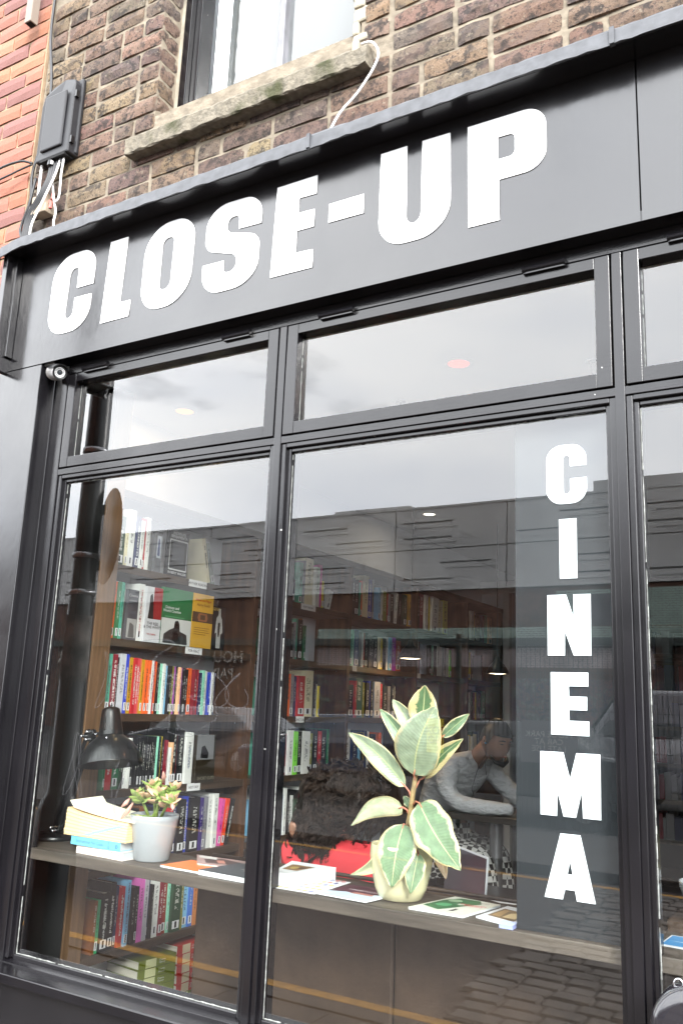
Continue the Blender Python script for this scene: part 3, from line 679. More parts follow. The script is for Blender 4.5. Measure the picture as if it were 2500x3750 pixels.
# ================================================================= INTERIOR
FZ = .20
struct(bx('floor', -3.0, 3.2, .13, 6.2, .10, FZ, K['floor']))
struct(bx('ceiling', -2.9, 3.2, .16, 6.2, 2.77, 2.85, K['ceil']))
struct(bx('wall_left', -3.0, -2.724, .37, 6.2, FZ, 2.769, K['backp']))
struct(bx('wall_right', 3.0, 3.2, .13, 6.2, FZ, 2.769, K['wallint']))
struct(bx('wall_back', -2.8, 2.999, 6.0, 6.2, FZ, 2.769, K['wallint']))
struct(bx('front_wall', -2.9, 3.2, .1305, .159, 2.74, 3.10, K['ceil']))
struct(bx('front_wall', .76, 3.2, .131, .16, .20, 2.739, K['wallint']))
# partition, post and lintel at the back of the room
o = thing('doorway_frame', 'pale painted doorway frame at the far end of the bookcase', 'door frame', (-2.5, 4.8, FZ))
bx('post', -2.521, -2.470, 4.80, 4.86, FZ, 2.50, K['ceil'], o); bx('lintel', -2.72, -1.60, 4.79, 4.87, 2.503, 2.60, K['ceil'], o)
bx('transom_panel', -2.72, -2.525, 4.83, 4.85, 2.30, 2.50, K['backp'], o)
SH = [2.06, 1.77, 1.485, 1.20, .92, .62, .345]      # shelf tops
BY = [(.46, 1.370), (1.405, 2.270), (2.305, 3.140), (3.175, 3.995), (4.03, 4.70)]
SN = ['top shelf', 'second shelf', 'third shelf', 'fourth shelf', 'fifth shelf', 'sixth shelf', 'bottom shelf']
BN = ['the first bay', 'the second bay', 'the third bay', 'the fourth bay', 'the far bay']
XF, XB = -2.50, -2.722
bc = thing('bookcase', 'tall dark stained wooden bookcase along the left wall', 'bookcase', (-2.65, 2.6, FZ))
bx('end_post', -2.503, -2.494, .365, .455, FZ, 2.76, K['post'], bc, bevel=.002)
bx('end_panel', XB, -2.504, .3645, .455, FZ, 2.76, K['gap'], bc)
for i in range(5):
    y = BY[i][1]
    bx('upright', XB, XF, y + .002, y + .033, FZ, 2.329, K['upright'], bc, bevel=.001)
    for z in SH:
        s = bx('shelf', XB, XF - .003, BY[i][0] + .001, y, z - .03, z, K['shelf'], bc, bevel=.001)
bx('top_board', XB, XF + .002, .456, 4.74, 2.33, 2.362, K['shelf'], bc, bevel=.001)
bx('plinth', XB, XF - .02, .456, 4.70, FZ, .312, K['shelf'], bc)
def slab(y, z, s, n=.10, m_=None):
    o = bx('shelf_label', XF - .0025, XF - .0012, y - n / 2, y + n / 2, z - .030, z + .001, K['label'], bc)
    if s: text(s, .016, K['ink'], bc, SIDE, Vector((XF - .0009, y, z - .016)), name='label_print', ext=.0001)
slab(.95, SH[0], 'FARTHER READING', .12); slab(.955, SH[1], 'FOR NEXT', .11); slab(1.02, SH[3], 'HISTORY', .085)
slab(1.85, SH[0], 'FILM THEORY', .14); slab(1.82, SH[2], 'DIRECTORS', .075); slab(1.95, SH[4], '', .05)
for y, t_ in ((1.05, 'FILM GENRES'), (3.35, ''), (4.0, ''), (4.55, '')): slab(y, 2.362, t_, .12)
for y, z in ((2.32, SH[1]), (3.16, SH[1]), (3.2, SH[2])): slab(y + .04, z, '', .05)
m = MB()
for z in SH[:6]:
    for y in (1.36, 2.26, 3.13):
        m.tube([(XF - .06, y - .0015, z - .036), (XF - .06, y - .004, z - .036)], .004, 8); m.tube([(XF - .22, y - .0015, z - .036), (XF - .22, y - .004, z - .036)], .004, 8)
o = m.build('shelf_pin', K['chrome'], bc); o['kind'] = 'stuff'
# ---------------------------------------------------------------- books
CN = {'T': ('teal', '4d9c86'), 'R': ('red', 'b3242c'), 'W': ('white', 'd8d8d4'), 'B': ('blue', '2b3fae'), 'M': ('mustard', 'b58a1e'), 'P': ('pinkish red', 'd0454f'),
      'O': ('orange', 'e0622a'), 'S': ('salmon', 'd8654e'), 'G': ('green', '2f6f4a'), 'K': ('black', '151417'), 'V': ('violet', 'a44fae'), 'L': ('light blue', '7fb8dc'),
      'D': ('dark green', '25402c'), 'Y': ('yellow', 'd9c233'), 'C': ('cream', 'd9cfae'), 'N': ('navy', '20294f'), 'A': ('grey', '86868c'), 'I': ('pink', 'd84f9f'),
      'H': ('maroon', '7b1d2d'), 'E': ('olive', '7d7d34'), 'F': ('brown', '7a4a2a'), 'J': ('mint', '8fd0b6'), 'U': ('lime green', '7bd03a'), 'Z': ('peach', 'e8b48a'), 'Q': ('blue grey', '5f6f8f')}
count = {'n': 0}; seen_lab = {}
K['sticker'] = mat('white_shelfmark_sticker', (.70, .70, .72), .6)
def book(y0, y1, z, h, d, c, desc, where, lean=0, xf=XF - .018, sticker=None, ttl=None, tcol='W', face=None, tsize=None, back=False, hexc=None, group='books on the shelves'):
    nm, hx = CN[c]
    wdt = max(.004, y1 - y0 - .001); t = min(.0022, wdt * .2)
    xf += random.uniform(-.012, .005)
    if not lean: lean = random.uniform(-.007, .007)
    th = thing('book', desc, 'book', (xf, (y0 + y1) / 2, z), group)
    m = MB(); a, b = -wdt / 2, wdt / 2; O = Vector((xf, (y0 + y1) / 2, z)); T = Matrix.Translation(O)
    m.box(-t, 0, a, b, 0, h, 0, T); m.box(-d, -t, a, a + t, 0, h, 0, T); m.box(-d, -t, b - t, b, 0, h, 0, T)
    o = m.build('cover', K['book'], th); o.color = lin(hexc or hx)
    m = MB(); m.box(-d + .004, -t, a + t, b - t, .003, h - .004, 0, T); m.build('page_block', K['page'], th)
    if sticker is None: sticker = random.random() < .6
    if sticker and wdt > .006:
        MB().box(.0003, .0007, a + wdt * .12, b - wdt * .12, .012, .042, 0, T).build('sticker', K['sticker'], th)
        MB().box(.0007, .0009, a + wdt * .38, b - wdt * .38, .015, .039, 0, T).build('sticker_print', K['ink'], th)
    if ttl:
        sz = tsize or min(.018, wdt * .62)
        text(ttl, sz, plain(lin(CN[tcol][1])[:3]), th, SPINE, O + Vector((.0008, 0, h * .5)), name='spine_title', ext=.0001, width=min(1.6, (h * .86) / (len(ttl) * sz * .60)))
    if lean: th.rotation_euler = (lean, 0, 0)
    count['n'] += 1; return th
def describe(c, wdt, h, k, bay, sh):
    size = 'thin' if wdt < .012 else ('thick' if wdt > .032 else 'slim' if wdt < .02 else 'medium')
    return '%s %s book, %s from the left on the %s of %s' % (size, CN[c][0], ordinal(k), SN[sh], BN[bay])
def rowof(bay, sh, spec):
    """spec: (y0,y1,height,colour[,opts])"""
    for k, s in enumerate(spec):
        y0, y1, h, c = s[:4]; o = dict(s[4]) if len(s) > 4 else {}
        lab = o.pop('lab', None) or describe(c, y1 - y0, h, k, bay, sh)
        book(y0, y1, SH[sh] + o.pop('dz', 0), h, o.pop('d', random.uniform(.13, .17)), c, lab, None, **o)
# --- first bay (read off the photograph)
rowof(0, 0, [(.470, .512, .20, 'D', dict(ttl='GUIDE')), (.514, .527, .235, 'C'), (.529, .560, .235, 'W'), (.562, .585, .215, 'N', dict(ttl='FILM NOTES')), (.587, .606, .20, 'W'), (.608, .632, .215, 'R'), (.634, .655, .225, 'W')])
rowof(0, 1, [(.470, .480, .21, 'F'), (.482, .496, .225, 'O'), (.498, .515, .225, 'G', dict(sticker=True)), (.517, .532, .225, 'T', dict(sticker=True))])
rowof(0, 2, [(.474, .498, .225, 'T', dict(ttl='International Film Guide', tcol='D', lab='teal film guide spine at the left end of the third shelf, first bay')),
    (.499, .525, .225, 'H', dict(ttl='THE SCREEN', lab='dark red book next to the teal film guide')), (.527, .545, .215, 'K', dict(ttl='FIRES WERE STARTED')), (.547, .575, .23, 'A', dict(hexc='b8b9bf', lab='pale grey photographic book spine beside the blue history book')),
    (.577, .593, .23, 'B', dict(ttl='FILMING HISTORY', lab='bright blue spine lettered in white on the third shelf of the first bay')), (.595, .614, .218, 'M', dict(ttl='24  THE CINEMA OF', tcol='K')), (.615, .633, .218, 'R', dict(ttl='24  THE CINEMA OF')), (.634, .651, .217, 'P', dict(ttl='24  THE CINEMA OF')), (.653, .667, .216, 'S', dict(ttl='24 THE CINEMA OF')),
    (.669, .683, .215, 'M', dict(ttl='24 THE CINEMA OF', tcol='K')), (.685, .702, .214, 'O', dict(ttl='24  THE CINEMA OF', tcol='K')), (.703, .716, .213, 'O', dict(ttl='24 THE CINEMA OF')), (.718, .732, .213, 'W', dict(ttl='The Cinema Book', tcol='K')), (.736, .748, .212, 'R'),
    (.751, .761, .212, 'O'), (.762, .774, .205, 'K'), (.776, .790, .205, 'J'), (.793, .807, .205, 'W'), (.810, .830, .198, 'L'), (.832, .845, .198, 'K'), (.846, .859, .198, 'E'), (.862, .879, .198, 'V'), (.880, .891, .198, 'K'), (.892, .903, .196, 'Z'),
    (.904, .917, .196, 'V'), (.918, .930, .194, 'K'), (.931, .942, .194, 'C'), (.944, .961, .19, 'K'), (.963, .984, .196, 'O'), (.989, 1.008, .192, 'H'), (1.009, 1.027, .192, 'R'), (1.029, 1.043, .18, 'N'), (1.045, 1.060, .19, 'J'), (1.061, 1.075, .19, 'W'), (1.077, 1.093, .186, 'A'), (1.095, 1.108, .186, 'B'), (1.109, 1.121, .186, 'W'), (1.122, 1.148, .185, 'N', dict(ttl='PROJECTIONS'))])
sp = [(.501, .511, .20, 'G'), (.512, .546, .20, 'R', dict(lab='thick red and cream book at the left of the fourth shelf, first bay', ttl='Cinema')), (.548, .581, .20, 'G', dict(lab='thick green and cream book behind the lamp shade', ttl='Cinema')), (.584, .596, .19, 'D'), (.598, .614, .20, 'K'), (.616, .629, .19, 'W'), (.632, .644, .19, 'W')]
y = .647; q = 0
for wd in (.0105, .009, .010, .009, .0115, .0095, .0105, .0095, .0085, .0105, .0105, .010, .0095, .0095):
    sp.append((y, y + wd, .195, 'K' if q not in (1, ) else 'H')); y += wd + .0005; q += 1
sp += [(.794, .800, .195, 'J'), (.802, .812, .195, 'K'), (.813, .822, .195, 'K'), (.823, .829, .195, 'Y'), (.831, .842, .195, 'K'), (.845, .854, .18, 'H'), (.857, .866, .150, 'J'), (.867, .877, .150, 'W'), (.878, .890, .170, 'Z'), (.894, .919, .225, 'K'), (.920, .927, .20, 'R'), (.929, .966, .225, 'K'), (.969, 1.014, .21, 'W', dict(ttl='Archive', tcol='Q', lab='thick white book right of the black run on the fourth shelf'))]
rowof(0, 3, sp)
rowof(0, 4, [(.50, .533, .19, 'N'), (.534, .563, .19, 'N'), (.574, .591, .18, 'A'), (.592, .632, .19, 'W'), (.633, .665, .205, 'E'), (.69, .715, .20, 'K'), (.717, .75, .205, 'F'), (.76, .79, .2, 'K'), (.80, .83, .2, 'N'), (.84, .87, .2, 'K'), (.904, .929, .20, 'R', dict(lab='red book spine directly right of the succulent pot')), (.930, .956, .205, 'N'), (.958, 1.004, .215, 'K'),
    (1.006, 1.027, .225, 'B', dict(ttl='A LINE OF SIGHT')), (1.029, 1.090, .22, 'K', dict(lab='thick black book with photo spine behind the succulent')), (1.092, 1.113, .215, 'V', dict(hexc='3a2a70')), (1.115, 1.137, .22, 'A'), (1.138, 1.160, .215, 'A'), (1.162, 1.190, .225, 'W'), (1.191, 1.220, .225, 'W')])
for (y0, y1, c, ttl, ln_) in ((1.236, 1.258, 'I', None, -.10), (1.262, 1.285, 'O', None, -.16), (1.290, 1.312, 'K', 'REVOLUTION!', -.20)):
    book(y0, y1, SH[4], .20, .15, c, {'I': 'pink book leaning right on the fifth shelf', 'O': 'red orange book leaning beside the black revolution book', 'K': 'leaning black spine lettered REVOLUTION in white'}[c], None, lean=ln_, ttl=ttl, hexc='e2401f' if c == 'O' else None)
rowof(0, 5, [(.527, .543, .185, 'F'), (.544, .561, .185, 'G', dict(hexc='3f9a6a')), (.566, .607, .205, 'K', dict(ttl='Iranian Cinema')), (.610, .638, .235, 'K', dict(ttl='Hollywood')), (.643, .658, .22, 'N'), (.659, .684, .215, 'R', dict(ttl='Film Propaganda')), (.686, .707, .235, 'L', dict(ttl='HOLLYWOOD GOES TO WAR', tcol='H')), (.710, .721, .205, 'A'), (.724, .738, .205, 'K'), (.742, .756, .205, 'K'),
    (.759, .786, .24, 'I', dict(hexc='e070c0', lab='bright pink book on the sixth shelf below the ledge')), (.788, .810, .235, 'W', dict(hexc='b9b5bd')), (.812, .830, .235, 'N'), (.832, .842, .20, 'K'), (.844, .877, .215, 'W'), (.880, .903, .21, 'H'), (.905, .936, .215, 'F', dict(hexc='8a2f22')), (.938, .952, .205, 'J'), (.954, 1.009, .215, 'D', dict(lab='wide dark green book on the sixth shelf')), (1.012, 1.029, .21, 'E'),
    (1.032, 1.068, .205, 'L'), (1.071, 1.098, .205, 'B', dict(hexc='3f6fc0')), (1.102, 1.127, .20, 'F', dict(hexc='c07a45')), (1.133, 1.187, .19, 'K'), (1.191, 1.212, .165, 'K'), (1.215, 1.258, .165, 'Y', dict(lab='yellow and blue book at the right end of the sixth shelf'))])
# face-out books
def faceout(y0, y1, z, h, c, lab, hexc=None, x=-2.505, t=.018, parts=(), lean=0):
    th = thing('book', lab, 'book', (x, (y0 + y1) / 2, z), 'books shown face out')
    O = Vector((x, y0, z))
    o = MB().box(x - .0022, x, y0, y1, z, z + h).box(x - t, x - t + .002, y0, y1, z, z + h).box(x - t, x - .002, y0, y0 + .002, z, z + h).build('cover', K['book'] if False else plain(lin(hexc or CN[c][1])[:3], .35), th)
    bx('page_block', x - t + .002, x - .0022, y0 + .003, y1 - .003, z + .003, z + h - .003, K['page'], th)
    for p in parts:
        if p[0] == 'r':
            _, a, b, e, f, cc_ = p; bx('cover_print', x + .0002, x + .0006, y0 + a * (y1 - y0), y0 + b * (y1 - y0), z + e * h, z + f * h, plain(lin(cc_)[:3], .35), th)
        elif p[0] == 'g':
            _, polys, cc_ = p
            shape([[(y0 + a * (y1 - y0), z + b * h, .004) for a, b in q] for q in polys], Vector((x + .0010, 0, 0)), plain(lin(cc_)[:3], .4), th, name='cover_picture', ext=.0002, Mx=SIDE)
        else:
            _, s, a, e, sz, cc_ = p; text(s, sz, plain(lin(cc_)[:3], .4), th, SIDE, Vector((x + .0012, y0 + a * (y1 - y0), z + e * h)), name='cover_title', ext=.0001)
    th.rotation_euler = (lean, 0, 0); return th
man = [[(.42, .95), (.58, .95), (.60, .78), (.72, .70), (.80, .40), (.66, .36), (.66, .04), (.34, .04), (.34, .40), (.22, .36), (.28, .72), (.42, .80)]]
faceout(.668, .705, SH[0], .17, 'A', 'small face-out book with photo cover on the top shelf', '55565a', parts=[('r', .2, .9, .35, .9, 'b0b4bc'), ('g', [[(.3, .4), (.7, .4), (.6, .8), (.4, .85)]], '2a3560')])
faceout(.746, .873, SH[0], .195, 'K', 'black face-out book with rounded white frame on the top shelf', '161517', parts=[('t', 'INSTITUTE\nBENJAMENTA', .5, .90, .017, 'c8c8c8'), ('t', 'ROBERT WALSER', .5, .06, .015, 'c8c8c8'), ('g', [[(.05, .12), (.95, .12), (.95, .80), (.05, .80)], [(.08, .15), (.92, .15), (.92, .77), (.08, .77)]], 'b5b5b5'), ('r', .2, .8, .3, .7, '35363a')])
book(1.010, 1.034, SH[0] + .002, .20, .15, 'C', 'cream book titled Murnau leaning on the top shelf of the first bay', None, lean=.27, ttl='Murnau', tcol='K', xf=-2.505, tsize=.014)
book(1.070, 1.092, SH[0] + .002, .19, .15, 'A', 'grey book leaning behind the cream one on the top shelf', None, lean=.30, hexc='98a09a', xf=-2.52)
faceout(.539, .597, SH[1], .20, 'A', 'grey face-out cinema book on the second shelf', '4a4a50', parts=[('t', 'Cinema', .45, .88, .016, 'b0b0b0'), ('t', 'and Identity', .45, .78, .009, '909090'), ('r', .05, .95, .04, .42, '9a9a98'), ('g', [[(.2, .05), (.8, .05), (.7, .3), (.3, .35)]], '5a5a5a')])
book(.601, .634, SH[1], .23, .16, 'W', 'thick white spine left of the red and white film book', None, ttl='THE RED AND THE WHITE', tcol='R', xf=-2.500, tsize=.012)
faceout(.636, .730, SH[1], .225, 'W', 'white face-out book with a red block on the second shelf', 'c9c9cc', x=-2.50, parts=[('r', .45, 1, .42, 1, '8f1f22'), ('g', [[(.15, .42), (.5, .42), (.45, .7), (.35, .88), (.22, .84), (.2, .6)]], '1d1a1c'), ('t', 'THE RED\n& THE WHITE', .5, .30, .017, '1a1a1a'), ('t', 'THE CINEMA', .45, .14, .009, 'b03030')])
faceout(.733, .921, SH[1], .235, 'G', 'large green face-out book with a seated figure on the second shelf', '23663c', x=-2.499, parts=[('r', 0, 1, 0, .46, 'c2c3c0'), ('t', 'Deleuze and\nWorld Cinemas', .32, .62, .017, 'd8d8d8'), ('r', .1, .75, .48, .50, '4a8a5f'),
    ('g', [[(.08, .02), (.9, .02), (.86, .2), (.62, .25), (.60, .38), (.54, .44), (.44, .42), (.42, .30), (.28, .26), (.1, .18)]], '2c2b2b'), ('g', [[(.44, .30), (.56, .30), (.55, .40), (.46, .40)]], '9a948c'), ('g', [[(.36, .06), (.62, .06), (.58, .22), (.42, .24)]], '8d8d89')])
faceout(.924, 1.062, SH[1], .235, 'M', 'yellow face-out book American Magus on the second shelf', 'c99a33', x=-2.498, parts=[('t', 'American Magus', .5, .88, .016, 'a8261c'), ('t', 'Harry Smith', .5, .79, .018, '6a3a18'), ('r', 0, 1, .47, .66, '4a3626'), ('g', [[(.3, .49), (.7, .49), (.75, .56), (.7, .64), (.3, .64), (.25, .56)], [(.38, .52), (.62, .52), (.62, .61), (.38, .61)]], '8a5a3a'),
    ('r', .12, .85, .36, .372, '8a6420'), ('r', .12, .80, .32, .332, '8a6420'), ('r', .12, .86, .28, .292, '8a6420'), ('r', .12, .7, .24, .252, '8a6420')])
faceout(1.066, 1.158, SH[1], .195, 'K', 'black face-out book with a standing man on the second shelf', '131214', x=-2.50, parts=[('t', 'GENET', .26, .92, .017, 'b89a4a'), ('g', man, 'a9a9a6'), ('g', [[(.42, .62), (.58, .62), (.56, .3), (.44, .3)]], '3a3a3a')])
faceout(1.022, 1.150, SH[3], .20, 'F', 'dark brown face-out book Short Cuts on the fourth shelf', '2b241a', x=-2.50, parts=[('r', 0, .9, .48, 1, '77787a'), ('g', [[(.2, .52), (.6, .50), (.62, .62), (.4, .78), (.25, .75)]], '17171a'), ('t', 'SHORT CUTS', .55, .09, .019, '7f7a68')])
faceout(.700, .795, SH[3], .255, 'K', 'tall black book standing at the back of the fourth shelf', '121114', x=-2.69); faceout(.80, .93, SH[3], .262, 'K', 'second tall black book at the back of the fourth shelf', '151417', x=-2.695)
# flat stacks on the bottom shelf
def flat(y0, y1, z0, t, c, lab, x=-2.50, d=.19, rz=0):
    th = thing('book', lab, 'book', (x - d / 2, (y0 + y1) / 2, z0), 'books stacked flat on the bottom shelf')
    m = MB(); m.box(x - d, x, y0, y1, z0, z0 + .0022); m.box(x - d, x, y0, y1, z0 + t - .0022, z0 + t); m.box(x - .0022, x, y0, y1, z0 + .0022, z0 + t - .0022)
    cc_ = {'olive': '6f7a22', 'red': 'c0322a', 'green': '2f8a66'}[c]; m.build('cover', plain(lin(cc_)[:3], .4), th)
    bx('page_block', x - d + .003, x - .0022, y0 + .003, y1 - .003, z0 + .0022, z0 + t - .0022, K['page'], th)
    L_ = y1 - y0; bx('cream_band', x + .0002, x + .0006, y0 + L_ * .18, y0 + L_ * .46, z0 + .001, z0 + t - .001, plain(lin('d6d7a2' if c == 'olive' else 'd8c3a4')[:3], .4), th)
    text('Cinema\nHistory', t * .33, plain((.6, .6, .55), .5), th, SIDE, Vector((x + .0007, y0 + L_ * .62, z0 + t * .5)), name='spine_title', ext=.0001)
    th.rotation_euler = (0, 0, rz); return th
z = SH[6]
for k in range(6): flat(.79, .985, z + k * .034, .0325, 'olive', 'olive green book, %s from the bottom of the left flat stack' % ordinal(k), rz=-.16 + k * .012)
flat(1.0, 1.165, z, .034, 'olive', 'olive book at the foot of the red stack'); 
for k in range(5): flat(.998 + .002 * (k % 2), 1.166, z + .035 + k * .037, .0355, 'red', 'red and cream book, %s from the bottom of the middle flat stack' % ordinal(k), rz=.02 - k * .012)
for k, c in enumerate(('red', 'green', 'green', 'green')): flat(1.185, 1.345, z + .03 * k + .03, .029, c, '%s book, %s from the bottom of the right flat stack' % (c, ordinal(k)), rz=.03)
bx('book', -2.70, -2.51, 1.185, 1.345, z, z + .029, plain(lin('c0322a')[:3], .4)); tag(bpy.context.scene.collection.objects[-1], 'red book at the very bottom of the right flat stack', 'book', 'books stacked flat on the bottom shelf')
# --- other bays
pal = 'KKKKKWWANHKFGTRCLKKDQEYW'
Rb = random.Random(31)
def fill(bay, sh, y0, y1, hmin, hmax, n, given=None, top=False):
    if given: rowof(bay, sh, given); return
    y = y0; spec = []; k = 0
    while k < n and y < y1 - .02:
        wd = Rb.choice((.012, .016, .02, .026, .032, .04)) * (1.0 + .12 * bay); wd = min(wd, y1 - y - .003)
        h = Rb.uniform(hmin, hmax); spec.append((y, y + wd - .001, h, Rb.choice(pal))); y += wd; k += 1
    rowof(bay, sh, spec)
rowof(1, 0, [(1.62, 1.65, .20, 'K'), (1.66, 1.70, .13, 'H'), (1.71, 1.75, .12, 'N'), (1.79, 1.825, .22, 'T'), (1.828, 1.845, .235, 'A'), (1.85, 1.926, .255, 'C', dict(lab='very tall thick pale book on the top shelf of the second bay')), (1.932, 1.971, .215, 'W'), (1.973, 2.006, .235, 'I', dict(lab='tall hot pink book on the top shelf of the second bay')), (2.01, 2.03, .15, 'Y'), (2.033, 2.05, .12, 'A'), (2.055, 2.10, .115, 'W', dict(lean=-.3))])
rowof(2, 0, [(2.31, 2.326, .20, 'Y'), (2.328, 2.362, .215, 'K'), (2.366, 2.412, .21, 'K'), (2.423, 2.44, .20, 'T'), (2.442, 2.47, .215, 'O'), (2.475, 2.532, .25, 'C', dict(lab='tall cream book beside the blue one on the top shelf, third bay')), (2.534, 2.578, .235, 'B', dict(ttl='IMPRESSIONNISM', lab='bright blue spine on the top shelf of the third bay')), (2.582, 2.60, .24, 'A'), (2.644, 2.672, .20, 'L'), (2.685, 2.70, .19, 'W'), (2.702, 2.722, .195, 'Y'), (2.725, 2.772, .19, 'E'), (2.776, 2.786, .18, 'R'), (2.79, 2.82, .18, 'A'), (2.824, 2.87, .185, 'K'), (2.875, 2.91, .20, 'W', dict(lean=-.12)), (2.93, 2.97, .2, 'K'), (2.985, 3.03, .20, 'D'), (3.05, 3.10, .21, 'M', dict(lab='yellow spine near the right end of the top shelf, third bay'))])
rowof(2, 1, [(2.308, 2.322, .20, 'D'), (2.325, 2.342, .18, 'T'), (2.344, 2.377, .205, 'J'), (2.38, 2.428, .21, 'Q'), (2.43, 2.45, .19, 'F'), (2.452, 2.466, .20, 'A'), (2.469, 2.486, .20, 'W'), (2.488, 2.503, .20, 'R'), (2.506, 2.537, .20, 'K'), (2.543, 2.58, .19, 'K'), (2.585, 2.623, .19, 'K'), (2.623, 2.667, .195, 'K'), (2.678, 2.706, .19, 'C'), (2.71, 2.734, .185, 'Y'), (2.74, 2.768, .19, 'K'), (2.774, 2.80, .20, 'W'), (2.803, 2.84, .20, 'L'), (2.844, 2.909, .205, 'V', dict(sticker=False, hexc='a636bb', lab='wide purple spine on the second shelf of the third bay')), (2.915, 2.981, .19, 'S', dict(hexc='a8402c', lab='brick red book right of the purple spine'))])
fill(1, 1, 1.58, 2.02, .17, .225, 14)
rowof(1, 2, [(1.62, 1.65, .19, 'T'), (1.66, 1.69, .17, 'H'), (1.69, 1.72, .21, 'F'), (1.722, 1.75, .21, 'O'), (1.752, 1.785, .21, 'A'), (1.787, 1.81, .2, 'N'), (1.813, 1.875, .205, 'R', dict(lab='thick red book beside the tall cream one, third shelf of the second bay')), (1.877, 1.965, .235, 'C', dict(lab='thick tall cream book on the third shelf of the second bay')), (1.967, 1.985, .18, 'K'), (1.988, 2.00, .17, 'W'), (2.003, 2.015, .16, 'Y')])
rowof(1, 3, [(1.58, 1.60, .2, 'T'), (1.62, 1.65, .205, 'A'), (1.655, 1.675, .20, 'K'), (1.678, 1.715, .195, 'C'), (1.718, 1.745, .2, 'H'), (1.75, 1.79, .215, 'W'), (1.795, 1.83, .21, 'U', dict(lab='book with lime green edge above the curly hair, fourth shelf')), (1.835, 1.875, .21, 'K'), (1.878, 1.95, .21, 'W'), (1.955, 1.985, .2, 'E'), (1.99, 2.03, .22, 'K'), (2.035, 2.07, .21, 'R'), (2.075, 2.13, .215, 'K'), (2.135, 2.15, .22, 'G')])
fill(1, 4, 1.58, 2.22, .16, .22, 16); 
rowof(2, 2, [(2.32, 2.34, .20, 'W'), (2.345, 2.40, .18, 'K'), (2.402, 2.42, .205, 'R'), (2.422, 2.50, .22, 'T', dict(hexc='3f5f5c')), (2.505, 2.53, .2, 'E'), (2.535, 2.58, .2, 'K'), (2.585, 2.60, .21, 'B'), (2.605, 2.63, .21, 'K'), (2.635, 2.71, .21, 'A', dict(hexc='a0a4b0', lab='wide silver grey book on the third shelf of the third bay')), (2.715, 2.735, .2, 'R'), (2.74, 2.80, .19, 'K'), (2.82, 2.86, .19, 'A'), (2.865, 2.90, .2, 'K'), (2.905, 2.92, .19, 'W')])
rowof(2, 3, [(2.31, 2.33, .15, 'I'), (2.332, 2.385, .22, 'W'), (2.39, 2.45, .21, 'N'), (2.455, 2.48, .16, 'L'), (2.485, 2.51, .2, 'K'), (2.515, 2.54, .2, 'Y'), (2.545, 2.575, .21, 'N'), (2.58, 2.60, .21, 'W'), (2.61, 2.68, .19, 'K'), (2.70, 2.73, .2, 'O')])
fill(2, 4, 2.32, 3.10, .16, .22, 12)
rowof(3, 0, [(3.20, 3.235, .22, 'K'), (3.24, 3.30, .24, 'H', dict(lab='dark red book at the left of the top shelf, fourth bay')), (3.31, 3.33, .24, 'W'), (3.335, 3.36, .24, 'W'), (3.365, 3.40, .235, 'Y'), (3.41, 3.51, .24, 'W', dict(lean=-.08, lab='wide white spine leaning on the top shelf of the fourth bay')), (3.53, 3.58, .23, 'C'), (3.585, 3.62, .23, 'W'), (3.625, 3.70, .24, 'C', dict(hexc='c9c86a'))])
rowof(3, 1, [(3.19, 3.215, .21, 'W'), (3.22, 3.26, .21, 'H'), (3.30, 3.37, .20, 'A', dict(hexc='a4aabb')), (3.39, 3.42, .2, 'K'), (3.43, 3.47, .2, 'J'), (3.48, 3.51, .2, 'K'), (3.52, 3.56, .205, 'W'), (3.57, 3.61, .2, 'W'), (3.62, 3.66, .2, 'A'), (3.67, 3.71, .2, 'W'), (3.72, 3.75, .19, 'U')])
fill(3, 2, 3.20, 3.7, .16, .2, 6); fill(3, 3, 3.2, 3.9, .16, .21, 8)
rowof(4, 0, [(4.05, 4.10, .22, 'C'), (4.11, 4.16, .22, 'W'), (4.17, 4.21, .22, 'Y'), (4.22, 4.30, .2, 'K'), (4.32, 4.37, .21, 'N'), (4.40, 4.47, .22, 'T'), (4.50, 4.57, .21, 'Z')])
rowof(4, 1, [(4.08, 4.13, .2, 'Y'), (4.15, 4.17, .2, 'K'), (4.3, 4.33, .19, 'A'), (4.35, 4.38, .19, 'H')])
fill(4, 2, 4.05, 4.62, .18, .22, 11); fill(4, 3, 4.05, 4.62, .16, .2, 6)
print('books', count['n'])
# bookcase on the back wall
b2 = thing('bookcase', 'dark bookcase against the back wall beyond the pale post', 'bookcase', (-2.3, 5.8, FZ))
bx('side_panel', -2.45, -2.42, 5.5, 5.99, FZ, 2.3, K['shelf'], b2); bx('side_panel', -.9, -.87, 5.5, 5.99, FZ, 2.3, K['shelf'], b2)
for z in SH + [2.3]: bx('shelf', -2.419, -.901, 5.5, 5.99, z - .03, z, K['shelf'], b2)
for sh_ in range(6):
    x = -2.4; m = MB()
    while x < -.95:
        wd = Rb.uniform(.02, .06); m.box(x, x + wd - .002, 5.55, 5.75, SH[sh_] + .0005, SH[sh_] + Rb.uniform(.16, .22), Rb.randrange(4)); x += wd
        if Rb.random() < .1: x += .12
    o = m.build('far_books', [plain(lin(CN[c][1])[:3]) for c in 'KHAN'], b2); o['kind'] = 'stuff'
